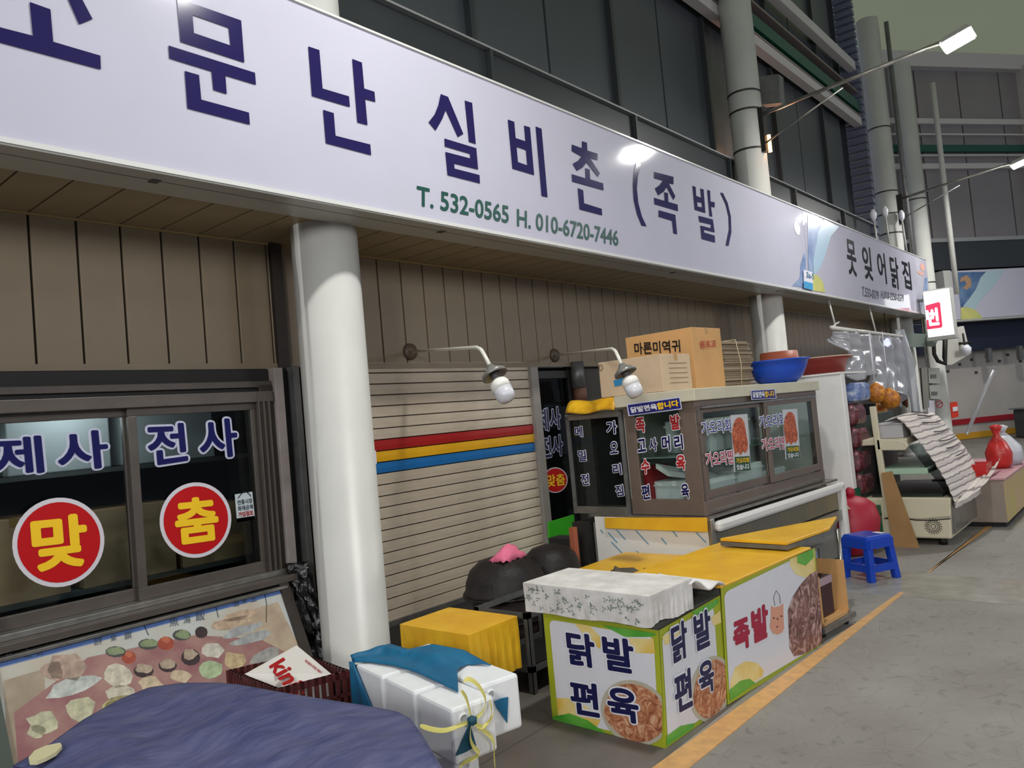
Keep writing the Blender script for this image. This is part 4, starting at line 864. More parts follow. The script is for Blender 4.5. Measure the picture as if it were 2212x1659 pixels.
prism('yellow_top', [CBt(-.0, -.008, .605), CBt(B0+.01, -.008, .605), CBt(B0+.01, B1, .605), CBt(0, B1, .605)], (0, 0, .014), YEL, cB, bevel=.004)
# second table behind, and the yellow topped table by the cauldrons
T2 = Fr(4.98, 2.32, 0, -6)
t2 = thing('side_table', 'raised yellow topped table standing behind the long low cart', 'table', T2(.5, 0, 0))
q = [PZ(1558, 1169, .66), PZ(1640, 1178, .66), PZ(1790, 1130, .66), PZ(1806, 1121, .66)]
q = [PZ(1556, 1169, .66), PZ(1700, 1178, .66), PZ(1792, 1146, .66), PZ(1808, 1121, .66)]
prism('yellow_top', q, (0, 0, .02), YEL, t2, bevel=.004)
prism('apron', [p-Vector((0, 0, .03)) for p in q], (0, 0, .028), GALV, t2)
for p, s_ in zip([q[0], q[3]], ((.05, -.06), (-.08, -.02))): tube('leg', [(p.x+s_[0], p.y+s_[1], 0), (p.x+s_[0], p.y+s_[1], .6)], .018, STEEL, t2)
t3 = thing('work_table', 'low yellow covered table between the cauldron lids and the glass case', 'table', (4.35, 2.9, 0))
q = [PZ(1250, 1213, .55), PZ(1390, 1233, .55), PZ(1540, 1172, .55), PZ(1330, 1196, .55)]
q = [Vector((4.3, 3.3, .46)), Vector((4.12, 2.62, .46)), Vector((5.02, 2.62, .46)), Vector((5.02, 3.3, .46))]
prism('yellow_top', q, (0, 0, .05), YEL, t3, bevel=.006)
for p in q: tube('leg', [(p.x+(.05 if p.x < 4.6 else -.05), p.y+(.05 if p.y < 3 else -.05), 0), (p.x+(.05 if p.x < 4.6 else -.05), p.y+(.05 if p.y < 3 else -.05), .46)], .018, GALV, t3)
rg = grid('rag', lambda u, v: Vector((4.2+.2*u, 2.72+.25*v, .515+.03*noise.noise(Vector((u*5, v*5, 0)))+.015)), 10, 10, mat('dirty_rag', '#5d564c', .9, var=.4, scale=20), None, solid=.008); tag(rg, 'dirty crumpled rag behind the floral cushion', 'cloth')

# ------------------------------------------------------------------ glass cabinet on the chilled case
GC = Fr(5.13, 2.65, 0, -3.4)
CW, CD, Z0, Z1 = 2.16, .64, .775, 1.66
gc = thing('glass_cabinet', 'brown framed glass display cabinet covered in Korean lettering with sliding front panes', 'cabinet', GC(1, .3, Z0))
fG = lambda u, v, e=0: PN(u, v, GC(0, -.004-e, 0), GC.b)
lG = lambda u, v, e=0: PN(u, v, GC(-.004-e, 0, 0), GC.a)
box('floor_panel', 0, CW, 0, CD, Z0, Z0+.04, BRONZE, gc, fr=GC)
for nm, b in (('corner_post', (0, .07, 0, .07, Z0, Z1)), ('corner_post', (CW-.06, CW, 0, .07, Z0, Z1)), ('corner_post', (0, .05, CD-.10, CD, Z0, Z1)), ('corner_post', (CW-.05, CW, CD-.05, CD, Z0, Z1))):
    box(nm, *b, BRONZE, gc, fr=GC, bevel=.004)
box('side_stile', -.002, .04, .0, .14, Z0, Z1, BRONZE, gc, fr=GC, bevel=.003)
box('bottom_rail', 0, CW, -.004, .03, Z0, Z0+.10, BRONZE, gc, fr=GC, bevel=.003)
box('bottom_rail', -.004, .03, 0, CD, Z0, Z0+.12, BRONZE, gc, fr=GC, bevel=.003)
box('top_rail', 0, CW, -.004, .03, Z1-.09, Z1, BRONZE, gc, fr=GC, bevel=.003)
box('top_rail', -.004, .03, 0, CD, Z1-.10, Z1, BRONZE, gc, fr=GC, bevel=.003)
boxes('track', [(.07, CW-.06, -.02, .0, Z0+.02, Z0+.035), (.07, CW-.06, -.02, 0, Z1-.105, Z1-.09)], STEEL, gc, fr=GC)
for xa, xb, y in ((.08, 1.15, .02), (1.08, CW-.07, -.012)):
    s_ = boxes('sliding_sash', [(xa, xa+.06, y, y+.02, Z0+.11, Z1-.10), (xb-.06, xb, y, y+.02, Z0+.11, Z1-.10), (xa+.06, xb-.06, y, y+.02, Z0+.11, Z0+.17), (xa+.06, xb-.06, y, y+.02, Z1-.14, Z1-.10)], BRONZE, gc, fr=GC, bevel=.003)
    box('pane', xa+.06, xb-.06, y+.006, y+.011, Z0+.17, Z1-.14, GLASS, s_, fr=GC)
box('side_pane', .012, .017, .14, CD-.1, Z0+.12, Z1-.1, GLASS, gc, fr=GC)
box('side_pane', CW-.02, CW-.015, .07, CD-.05, Z0+.1, Z1-.09, GLASS, gc, fr=GC)
box('back_panel', 0, CW, CD-.01, CD, Z0, Z1, mat('cab_back', '#b4b8b2', .5), gc, fr=GC)
box('glass_shelf', .06, CW-.06, .1, CD-.05, 1.20, 1.208, mat('shelf_glass', '#8fa39c', .2), gc, fr=GC)
ROOFC = mat('cab_roof', '#c9c4ae', .55, var=.1, scale=5)
box('roof_slab', -.04, CW+.03, -.03, CD+.05, Z1-.045, Z1+.045, ROOFC, gc, fr=GC, bevel=.006)
for (x0, x1, y0, y1, z0, h, lb) in [(.12, .62, .07, .5, Z0+.042, .20, 'white foam tray stack low in the glass cabinet at its left end'), (.68, 1.1, .07, .5, Z0+.042, .25, 'white foam box in the cabinet behind the red lettering'), (1.3, 1.9, .25, .5, Z0+.042, .13, 'low white foam box at the right end inside the cabinet'),
                              (.35, 1.0, .10, .5, 1.21, .26, 'pale foam box on the cabinet shelf behind the blue lettering')]:
    fb_ = box('foam_tray', x0, x1, y0, y1, z0, z0+h, FOAM, None, fr=GC, bevel=.01); tag(fb_, lb, 'box')
    box('lid', x0-.008, x1+.008, y0-.008, y1+.008, z0+h*.8, z0+h*.86, FOAM, fb_, fr=GC)
lid_ = prism('foam_sheet', [GC(.08, .34, 1.06), GC(.08, .44, 1.12), GC(.5, .2, .98+.02), GC(.5, .12, .96)], (0, 0, .04), FOAM); tag(lid_, 'long white foam sheet leaning inside the cabinet behind the red letters', 'foam sheet')
rb = box('red_bin', .06, .34, .5, .6, Z0+.042, Z0+.36, mat('bin_red', '#9a1f26', .5), None, fr=GC); tag(rb, 'red plastic bin at the back inside the glass cabinet', 'bin')
def gq(face, u0, v0, u1, v1, sl, sk, e=.0): return [face(u0, v0, e), face(u1, v0+sl, e), face(u1+sk, v1+sl, e), face(u0+sk, v1, e)]
bs_ = build('banner_sign', [lG(1354, 873, .048), lG(1469, 857, .048), lG(1473, 884, .048), lG(1358, 899, .048)], [(0, 1, 2, 3)], mat('banner_edge', '#c9cbe0', .35), None, solid=.006); tag(bs_, 'small blue banner with white and yellow words on the cabinet side', 'sign')
poly('blue_field', [[lG(1356, 875, .052), lG(1467, 859.5, .052), lG(1471, 882, .052), lG(1360, 897, .052)]], BLUEB, bs_)
txt([('닭발편육', [lG(1362, 880, .054), lG(1417, 872, .054), lG(1420, 884, .054), lG(1364, 892, .054)])], WTX, bs_, off=.045, eps=0)
txt([('합니다', [lG(1419, 871, .054), lG(1464, 864, .054), lG(1466, 877, .054), lG(1421, 885, .054)])], YTX, bs_, off=.045, eps=0)
bs2 = build('banner_sign', [fG(1622, 843, .038), fG(1674, 840, .038), fG(1677, 861, .038), fG(1624, 864, .038)], [(0, 1, 2, 3)], _M['banner_edge'], None, solid=.006); tag(bs2, 'small blue banner with white and yellow words above the sliding panes', 'sign')
poly('blue_field', [[fG(1623, 844.5, .042), fG(1673, 841.5, .042), fG(1676, 859.5, .042), fG(1625, 862.5, .042)]], BLUEB, bs2)
txt([('닭발편육', [fG(1626, 847, .044), fG(1651, 845.5, .044), fG(1652, 857.5, .044), fG(1627, 859, .044)])], WTX, bs2, off=.04, eps=0)
txt([('합니다', [fG(1652, 845.5, .044), fG(1672, 844, .044), fG(1673, 856, .044), fG(1653, 857.5, .044)])], YTX, bs2, off=.04, eps=0)
WOUT = _M['outline_white']
g1 = [('족', gq(lG, 1373, 905, 1391, 935, -3, 3)), ('발', gq(lG, 1448, 898, 1467, 928, -3, 3)), ('수', gq(lG, 1385, 994, 1402, 1024, -3, 2)), ('육', gq(lG, 1461, 985, 1479, 1016, -2, 2))]
g2 = [('고', gq(lG, 1377, 951, 1394, 976, -3, 2)), ('사', gq(lG, 1402, 948, 1418, 975, -2, 2)), ('머', gq(lG, 1430, 943, 1446, 974, -2, 2)), ('리', gq(lG, 1456, 942, 1473, 972, -3, 3)), ('편', gq(lG, 1386, 1050, 1402, 1079, -3, 3)), ('육', gq(lG, 1471, 1047, 1487, 1077, -2, 3))]
ls = txt(g1+g2, WOUT, None, off=.09, eps=.002, name='window_lettering', label='red and navy Korean menu words with white edges on the cabinet side pane', cat='lettering')
txt(g1, REDT, ls, off=.035, eps=.004); txt(g2, NAVYT, ls, off=.03, eps=.004)
g3 = [('가오리회', gq(fG, 1511, 912, 1573, 940, -8, 3)), ('가오리회', gq(fG, 1636, 899, 1689, 925, -6, 3))]
g4 = [('가오리찜', gq(fG, 1520, 979, 1578, 1008, -7, 4)), ('가오리찜', gq(fG, 1641, 948, 1694, 974, -5, 3))]
ls2 = txt(g3+g4, WOUT, None, off=.07, eps=.012, name='window_lettering', label='blue and pink Korean skate menu words on the two sliding panes', cat='lettering')
txt(g3, mat('blue_thin', '#2a3c8a', .4), ls2, off=.01, eps=.014); txt(g4, mat('pink_thin', '#b0304a', .4), ls2, off=.01, eps=.014)
FISH = meatmat('fish_print', '#5b2a1c', '#b5502c', '#d98a5c', 22)
for (u, v, s_, sl, lab) in ((1578, 897, 1.0, -3, 'poster of red glazed skate on the left sliding pane'), (1690, 885, .88, -2, 'poster of red glazed skate on the right sliding pane')):
    w_ = 36*s_; h_ = 92*s_
    po = build('poster', [fG(u, v, .016), fG(u+w_, v+sl, .016), fG(u+w_+8*s_, v+h_+sl+30*s_, .016), fG(u+8*s_, v+h_+30*s_, .016)], [(0, 1, 2, 3)], mat('poster_white', '#c4c4c8', .3), None, solid=.002); tag(po, lab, 'poster')
    poly('fish_picture', [[fG(u+a*s_, v+b*s_+sl*a/36, .019) for a, b in [(17, 6), (24, 8), (30, 18), (33, 36), (37, 58), (38, 74), (33, 84), (27, 80), (22, 88), (16, 80), (10, 86), (6, 64), (3, 42), (6, 22), (11, 10)]]], FISH, po)
    poly('green_label', [[fG(u+9*s_, v+90*s_, .019), fG(u+41*s_, v+88*s_, .019), fG(u+44*s_, v+119*s_, .019), fG(u+11*s_, v+121*s_, .019)]], mat('label_green', '#1c4a30', .4), po)
    txt([('가오리회', [fG(u+12*s_, v+93*s_, .021), fG(u+39*s_, v+91*s_, .021), fG(u+40*s_, v+102*s_, .021), fG(u+13*s_, v+104*s_, .021)])], YTX, po, off=.03, eps=0)
    txt([('있습니다', [fG(u+13*s_, v+107*s_, .021), fG(u+40*s_, v+105*s_, .021), fG(u+41*s_, v+116*s_, .021), fG(u+14*s_, v+118*s_, .021)])], WTX, po, off=.03, eps=0)
# rear glass unit
GR = Fr(5.17, 3.31, 0, -3.4)
gr_ = thing('glass_case', 'older steel framed glass case standing behind the brown framed cabinet', 'cabinet', GR(.5, .25, .76))
RD, RZ = .58, 1.58
for b in ((0, .035, 0, .035), (0, .035, RD-.035, RD), (.9, .935, RD-.035, RD)): box('corner_post', *b, .77, RZ, GALV, gr_, fr=GR)
boxes('frame_rail', [(0, .03, .035, RD-.035, RZ-.035, RZ), (0, .03, .035, RD-.035, .77, .83), (0, .9, RD-.03, RD, RZ-.03, RZ)], STEEL, gr_, fr=GR, bevel=.003)
box('pane', .012, .017, .035, RD-.035, .83, RZ-.035, GLASSD, gr_, fr=GR)
box('back_board', .3, .32, .03, RD-.03, .8, RZ, mat('case_back', '#4a4a4a', .6, var=.2), gr_, fr=GR)
box('roof_board', 0, .95, .03, RD, RZ, RZ+.02, mat('case_roof', '#6a6558', .6), gr_, fr=GR)
lR = lambda u, v, e=0: PN(u, v, GR(-.006-e, 0, 0), GR.a)
g5 = [('메', gq(lR, 1242, 922, 1257, 944, -1, 2)), ('밀', gq(lR, 1249, 974, 1265, 996, -1, 2)), ('전', gq(lR, 1255, 1025, 1271, 1048, -1, 2)), ('가', gq(lR, 1310, 911, 1331, 938, -2, 2)), ('오', gq(lR, 1318, 956, 1334, 980, -2, 1)), ('리', gq(lR, 1323, 1003, 1340, 1026, -2, 3)), ('짐', gq(lR, 1329, 1049, 1345, 1072, -2, 3))]
ls3 = txt(g5, WOUT, None, off=.075, eps=.001, name='window_lettering', label='small navy Korean words in two columns on the rear glass case', cat='lettering'); txt(g5, NAVYT, ls3, off=.02, eps=.003)
yc = grid('yellow_vinyl_flap', lambda u, v: GR(-.06+.14*v-.02*math.sin(v*3), .02+.5*u, 1.60+.10*math.sin(v*1.9)+.01*math.sin(u*8)), 14, 10, YELD, None, solid=.008); tag(yc, 'curled yellow vinyl sheet lying on the rear glass case', 'cover')
# chilled case under both
LC = Fr(5.10, 2.60, 0, -3.4)
lc_ = thing('chilled_case', 'low chilled counter with film covered white end and white rail under the glass cabinet', 'counter', LC(1, .5, 0))
box('body', .03, 2.35, .05, 1.1, .05, .70, mat('case_inner', '#8d8d88', .4, metal=.2), lc_, fr=LC)
box('end_panel', 0, .03, .02, 1.06, .38, .755, mat('end_white', '#efece4', .4, var=.05, scale=3), lc_, fr=LC, bevel=.006)
box('end_skirt', .005, .03, .04, 1.06, .0, .38, mat('case_skirt', '#5d584e', .6), lc_, fr=LC)
box('edge_post', -.006, .045, -.01, .03, .3, .76, STEEL, lc_, fr=LC, bevel=.01)
box('top_plate', .0, 2.35, .0, 1.1, .755, .772, STEEL, lc_, fr=LC)
box('white_rail', .03, 2.36, -.06, .0, .66, .74, mat('rail_white', '#dcdad6', .3), lc_, fr=LC, bevel=.025)
box('olive_band', .05, 2.3, -.005, .04, .50, .66, mat('olive_band', '#7c7050', .4, c2='#5b5c56', scale=1.5), lc_, fr=LC)
box('steel_band', .05, 2.3, -.03, .04, .40, .49, STEEL, lc_, fr=LC)
box('end_tube', 2.30, 2.38, -.06, .02, .2, .74, mat('rail_white', '#dcdad6'), lc_, fr=LC, bevel=.02)
box('foot', .1, 2.2, .2, 1.0, 0, .05, BLK, lc_, fr=LC)
lL = lambda u, v, e=0: PN(u, v, LC(-.002-e, 0, 0), LC.a)
BST = mat('film_blue', '#3d8fae', .5)
for (a, b, c_, d) in [(1312, 1150, 1332, 1172), (1319, 1170, 1348, 1200), (1330, 1144, 1350, 1166), (1372, 1146, 1400, 1176), (1427, 1162, 1439, 1176), (1374, 1190, 1384, 1200), (1452, 1147, 1462, 1160), (1502, 1150, 1524, 1172), (1296, 1144, 1302, 1152)]:
    poly('film_stripe', [[lL(a, b, .003), lL(a+2.5, b, .003), lL(c_+2.5, d, .003), lL(c_, d, .003)]], BST, lc_)
ysd = build('yellow_strip', [lL(1306, 1118, .012), lL(1527, 1118, .03), lL(1529, 1149, .035), lL(1308, 1141, .02)], [(0, 1, 2, 3)], YEL, None, solid=.006); tag(ysd, 'yellow vinyl strip hanging over the white end of the chilled case', 'cover')
prism('orange_post', [LC(-.35, 1.0, .0), LC(-.3, 1.0, .0), LC(-.3, 1.0, .72), LC(-.35, 1.0, .72)], (.0, .04, 0), mat('post_orange', '#a0583c', .6), lc_)
boxes('back_gear', [(-.2, -.05, 1.2, 1.4, 0, .6), (.0, .3, 1.12, 1.3, .1, .7)], mat('gear_dark', '#26221f', .7, var=.3, scale=12), lc_, fr=LC)

# ------------------------------------------------------------------ things on top of the cabinet
TZ = Z1+.047
pk = carton('carton', .0, .42, .25, .84, TZ, TZ+.285, CARDP, 'pale cardboard carton with blue tape on top of the cabinet, front left', fr=GC)
PKF = lambda u, v, e=0: PN(u, v, GC(-.002-e, 0, 0), GC.a)
poly('blue_tape', [[PKF(1325, 822, .002), PKF(1350, 816, .002), PKF(1353, 829, .002), PKF(1328, 835, .002)]], mat('tape_blue', '#2f84b5', .4), pk)
txt([('D', [PKF(1294, 788, .002), PKF(1302, 787, .002), PKF(1303, 800, .002), PKF(1295, 801, .002)])], mat('carton_ink', '#6a5240', .7), pk, off=.0, eps=.001)
tabs = [[GC(.02+.06, .2975, 0), 0]]
boxes('print_line', [(.1, .36, .2475, .249, TZ+.06+i*.038, TZ+.063+i*.038) for i in range(5)], _M['carton_ink'], pk, fr=GC)
bg = carton('carton', .52, .99, .27, .92, TZ, TZ+.505, CARDO, 'tall orange-brown dried seaweed carton behind the pale carton', fr=GC)
txt([('마른미역귀', [PN(u, v, GC(.516, 0, 0), GC.a) for u, v in [(1370, 741), (1468, 734), (1470, 760), (1372, 766)]])], INKB, bg, off=.018, eps=.002)
txt([('원초고', [PN(u, v, GC(0, .266, 0), GC.b) for u, v in [(1511, 737), (1546, 734), (1547, 750), (1512, 752)]])], mat('stamp_red', '#b5503a', .7), bg, off=.03, eps=.002)
bund = thing('newspaper_bundle', 'stack of flattened grey cartons tied with string beside the seaweed carton', 'bundle', GC(1.3, .6, TZ))
zz = TZ; i = 0
while zz < TZ+.40:
    h = random.uniform(.014, .024); o1, o2 = random.uniform(-.02, .02), random.uniform(-.02, .02)
    box('flat_sheet', 1.03+o1, 1.55+o1, .30+o2, .72+o2, zz, zz+h-.003, mat('kraft%d' % (i % 3), ['#94826c', '#867560', '#a08f78'][i % 3], .9), bund, fr=GC); zz += h; i += 1
tube('string', [GC(1.27, .27, TZ), GC(1.29, .265, TZ+.2), GC(1.24, .27, TZ+.41), GC(1.26, .6, TZ+.42)], .004, mat('twine', '#c9bb92', .7), bund, seg=5)
BL = mat('basin_blue', '#1f4fc0', .35)
bc = GC(1.93, .24, TZ)
bb = lathe('basin', bc, [(.0, 0), (.13, 0), (.16, .004), (.22, .06), (.26, .14), (.28, .20), (.295, .205), (.297, .215), (.285, .218), (.26, .16), (.21, .07), (.15, .015), (0, .012)], BL, None, seg=48); tag(bb, 'wide round blue plastic basin on the right end of the cabinet', 'basin')
lathe('rim', bc+Vector((0, 0, .203)), [(.287, 0), (.301, .006), (.298, .016), (.285, .016)], BL, bb, seg=48)
cl_ = boxes('spring_clamp', [(1.58, 1.66, .4, .5, TZ+.02, TZ+.05), (1.58, 1.66, .4, .5, TZ+.13, TZ+.16), (1.61, 1.64, .4, .5, TZ, TZ+.17)], STEEL, None, fr=GC); tag(cl_, 'small steel clamp rack between the flattened cartons and the blue basin', 'clamp')

# ------------------------------------------------------------------ wall lamps with bulbs
BULBW = mat('bulb_white', '#eceae2', .3); BULBD = mat('bulb_diffuser', '#cfcfd4', .25)
SHD = mat('shade_grey', '#85837c', .35, metal=.4)
def walllamp(wx, wz, pts, bdir, lab):
    t = thing('wall_lamp', lab, 'lamp', (wx, 5, wz))
    w_ = Vector((wx, 4.998, wz))
    lathe('wall_plate', w_, [(.075, 0), (.07, .02), (.03, .035)], mat('plate_brown', '#5a4c3f', .5), t, seg=20, axis=Vector((0, -1, 0)))
    P_ = [w_]+pts; S = []
    for i in range(len(P_)-1):
        S.append(P_[i])
    a, b, c_ = P_[-3], P_[-2], P_[-1]
    path = P_[:-2]
    m1, m2 = b+(a-b).normalized()*.09, b+(c_-b).normalized()*.09
    path += [m1, m1.lerp(b, .5).lerp(b.lerp(m2, .5), .35), m1.lerp(b, .7).lerp(b.lerp(m2, .5), .6), m2, c_]
    tube('arm', path, .012, mat('arm_white', '#d9d6cc', .35), t, seg=10)
    d = bdir.normalized(); s0 = P_[-1]
    lathe('lamp_shade', s0-d*.01, [(.018, 0), (.03, .02), (.075, .055), (.08, .075), (.072, .075), (.03, .045)], SHD, t, seg=24, axis=d)
    lathe('socket', s0+d*.04, [(.028, 0), (.03, .04), (.025, .05)], mat('socket_dark', '#4a4744', .5), t, seg=16, axis=d)
    b_ = lathe('bulb', s0+d*.085, [(.02, 0), (.05, .02), (.058, .04), (.058, .075)], BULBW, t, seg=28, axis=d)
    lathe('diffuser', s0+d*.161, [(.058, 0), (.056, .05), (.045, .075), (.0, .082)], BULBD, b_, seg=28, axis=d)
x_ = PY(885, 760, 5)
walllamp(x_.x, x_.z, [PD(1038, 750, 4.6), PD(1059, 792, 4.5)], PD(1099, 868, 4.42)-PD(1062, 798, 4.5), 'unlit bulb on a bent white arm from the siding, left of two')
x_ = PY(1197, 768, 5)
walllamp(x_.x, x_.z, [PD(1328, 753, 5.3), PD(1343, 789, 5.2)], PD(1372, 848, 5.14)-PD(1345, 794, 5.2), 'unlit bulb on a bent white arm in front of the pale carton, right of two')

# ------------------------------------------------------------------ right-hand stalls
wcb = thing('tall_white_cabinet', 'tall plain white cabinet side beyond the glass cabinet', 'cabinet', (8.4, 3, .62))
WC = mat('cab_white', '#f0eeea', .4, var=.05)
box('carcass', 8.0, 8.12, 2.5, 3.7, .60, 1.76, WC, wcb, bevel=.008)
box('top_board', 7.98, 8.85, 2.5, 3.7, 1.76, 1.78, WC, wcb)
box('rear_post', 8.78, 8.84, 3.6, 3.66, 0, 1.76, WC, wcb)
gcr = boxes('green_crate', [(7.98, 8.22, 2.5, 2.515+1.1, 0, .1), (7.98, 8.22, 2.5, 3.6, .2, .3), (7.98, 8.22, 2.5, 3.6, .42, .598)]+[(8.0+.08*i, 8.03+.08*i, 2.5, 2.52, .1, .42) for i in range(3)]+[(8.24, 8.8, 2.36, 2.47, .02, .12), (8.24, 8.8, 2.36, 2.47, .3, .4)]+[(8.24+.07*i, 8.27+.07*i, 2.36, 2.38, .1, .32) for i in range(9)]+[(7.98, 8.0, 2.52+.12*i, 2.56+.12*i, .1, .42) for i in range(9)], mat('crate_green', '#0f5a3c', .5), None); tag(gcr, 'dark green plastic crate under the tall white cabinet', 'crate')
rbz = lathe('basin', (8.42, 2.86, 1.782), [(0, 0), (.26, 0), (.30, .14), (.33, .15), (.33, .165), (.3, .165), (.27, .02), (0, .015)], mat('basin_red', '#8e2f28', .4), None, seg=40); tag(rbz, 'dark red basin on the tall white cabinet beside the blue basin', 'basin')
lathe('lid', (8.42, 2.86, 1.948), [(0, 0), (.36, 0), (.36, .012), (0, .02)], mat('lid_pale', '#c9a48f', .5), rbz, seg=40)
bbz = lathe('bucket', (8.5, 3.3, 1.782), [(.23, 0), (.2, .3), (0, .31)], mat('bucket_brown', '#a5563c', .45), None, seg=32); tag(bbz, 'upturned terracotta coloured bucket behind the red basin', 'bucket')
lathe('rim', (8.5, 3.3, 1.785), [(.24, 0), (.245, .03), (.23, .03)], _M['bucket_brown'], bbz, seg=32)
# folded pale cloth and red bag
pcl = prism('pale_board', [PX(1752, 1052, 7.55), PX(1776, 1038, 7.55), PX(1835, 1100, 7.55), PX(1788, 1112, 7.55)], (.03, 0, 0), mat('board_pale', '#bda48c', .7)); tag(pcl, 'pale tan board leaning behind the red bag', 'board')
RB = mat('bag_red', '#a3122f', .5, bump=.3, bscale=6)
cbag = PZ(1838, 1215, 0); cbag = Vector((7.85, 2.49, 0))
rgb = lathe('red_bag', cbag, [(.14, 0), (.2, .03), (.245, .2), (.25, .34), (.2, .47), (.12, .53), (.03, .56)], RB, None, seg=28); tag(rgb, 'bulging crimson bag standing behind the blue stool', 'bag')
for v_ in rgb.data.vertices: v_.co += Vector((noise.noise(v_.co*3)*.05, noise.noise(v_.co*3+Vector((9, 0, 0)))*.05, 0))
lathe('tied_neck', cbag+Vector((0, 0, .54)), [(.03, 0), (.05, .06), (.02, .1)], RB, rgb, seg=14)
# blue stool
BS = Fr(6.86, 2.08, 0, -28)
bst = thing('plastic_stool', 'blue plastic step stool with a white sticker standing by the drain', 'stool', (6.9, 2.1, 0))
SB = mat('stool_blue', '#123fae', .3)
build('seat', [BS(x, y, z) for z, w_ in ((.33, .145), (.37, .13)) for x, y in ((-w_, -w_), (w_, -w_), (w_, w_), (-w_, w_))], BF, SB, bst, bevel=.015)
for sx in (-1, 1):
    for sy_ in (-1, 1):
        V = [BS(sx*a, sy_*b, z) for z, o_, i_ in ((0, .165, .11), (.34, .14, .08)) for a, b in ((i_, i_), (o_, i_), (o_, o_), (i_, o_))]
        build('leg', V, BF, SB, bst, bevel=.008)
for a in (0, 1):
    for s_ in (-1, 1):
        b = (-.13, .13, s_*.15-.008, s_*.15+.008, .08, .14) if a else (s_*.15-.008, s_*.15+.008, -.13, .13, .08, .14)
        box('brace', *b, SB, bst, fr=BS)
        b = (-.13, .13, s_*.145-.008, s_*.145+.008, .27, .34) if a else (s_*.145-.008, s_*.145+.008, -.13, .13, .27, .34)
        box('apron', *b, SB, bst, fr=BS)
poly('white_sticker', [[BS(.06, -.10, .372), BS(.12, -.10, .372), BS(.12, .0, .372), BS(.06, .0, .372)]], WTX, bst)
# cardboard bin and clutter at the cart end
EB = Fr(5.05, 1.86, 0, -6)
cbx = boxes('open_carton', [(0, .02, 0, .36, .08, .40), (.38, .40, 0, .36, .08, .44), (0, .40, .34, .36, .08, .42), (0, .40, 0, .36, .08, .10)], CARDO, None, fr=EB); tag(cbx, 'open cardboard box at the far end of the long low cart', 'box')
prism('flap', [EB(.0, 0, .40), EB(.0, .36, .42), EB(-.06, .36, .46), EB(-.06, 0, .44)], (0, .0, .006), CARD, cbx)
pf = boxes('low_trolley', [(-.02, .46, -.02, .40, .045, .078)], GALV, None, fr=EB); tag(pf, 'low trolley carrying the open cardboard box', 'trolley')
for x in (.05, .4):
    for y in (.03, .34): lathe('wheel', EB(x, y, .022), [(.022, -.012), (.022, .012)], BLK, pf, seg=14, axis=EB.b)
dj = box('dark_carton', .08, .30, .05, .26, .102, .36, mat('maroon_card', '#3a1c20', .6), None, fr=EB, bevel=.01); tag(dj, 'dark maroon packet standing in the open cardboard box', 'packet')
box('label', .08, .30, .048, .05, .31, .36, mat('label_pale', '#a8909a', .6), dj, fr=EB)
bjar = lathe('water_jug', (5.72, 2.2, 0), [(.09, 0), (.1, .02), (.1, .42), (.06, .5), (.04, .56)], mat('jug_blue', '#7d93b8', .3), None, seg=20); tag(bjar, 'pale blue plastic jug under the raised yellow table', 'jug')
lathe('cap', (5.72, 2.2, .56), [(.042, 0), (.042, .03), (0, .032)], WTX, bjar, seg=16)
sst = thing('shelf_stand', 'steel stand with grey shelf under the raised yellow table', 'shelf', (5.5, 2.0, 0))
box('shelf_board', 5.25, 5.6, 2.0, 2.5, .50, .52, GALV, sst)
for x, y in ((5.27, 2.02), (5.57, 2.02), (5.27, 2.46), (5.57, 2.46)): tube('leg', [(x, y, 0), (x, y, .5)], .01, GALV, sst)
# sacks and shelf dark gap
for i in range(6):
    zb = .01+i*.24
    s_ = build('sack', [Vector((8.28+dx*(.42-.02*(i % 2)), 2.75+dy*.27, zb+dz)) for dz in (0, .235) for dx, dy in ((0, -1), (1, -1), (1, 1), (0, 1))], BF, meatmat('sack%d' % i, '#3a1820', '#6b3038', '#a8737a', 7), None, bevel=.07)
    tag(s_, ['maroon sack at the bottom of the pile beside the tall white cabinet', 'second maroon sack from the bottom of the pile', 'third maroon sack from the bottom of the pile', 'fourth maroon sack from the bottom of the pile', 'fifth maroon sack, second from the top of the pile', 'topmost maroon sack of the pile under the blue packs'][i], 'sack', 'maroon sacks piled beside the white cabinet')
for i in range(3):
    s_ = build('packet', [Vector((8.28+dx*.4, 2.42+i*.2+dy*.18, 1.46+dz)) for dz in (0, .2) for dx, dy in ((0, 0), (1, 0), (1, 1), (0, 1))], BF, meatmat('pack%d' % i, '#27488f', '#7f8fb8', '#ccd3df', 5), None, bevel=.05)
    tag(s_, ['blue and white plastic pack on top of the sacks, nearest the street', 'blue and white plastic pack in the middle on top of the sacks', 'blue and white plastic pack at the back on top of the sacks'][i], 'packet', 'blue and white packs on the sacks')
gp = box('green_post', 8.82, 8.86, 2.55, 2.58, 0, 1.38, mat('post_green', '#2c5a48', .4)); tag(gp, 'thin green upright post beside the sacks', 'post')
blk = box('black_panel', 8.9, 8.94, 2.46, 3.3, 0, 1.42, BLK); tag(blk, 'black upright panel between the sacks and the deli counter', 'panel')  # black sheet put in for the shade of the gap
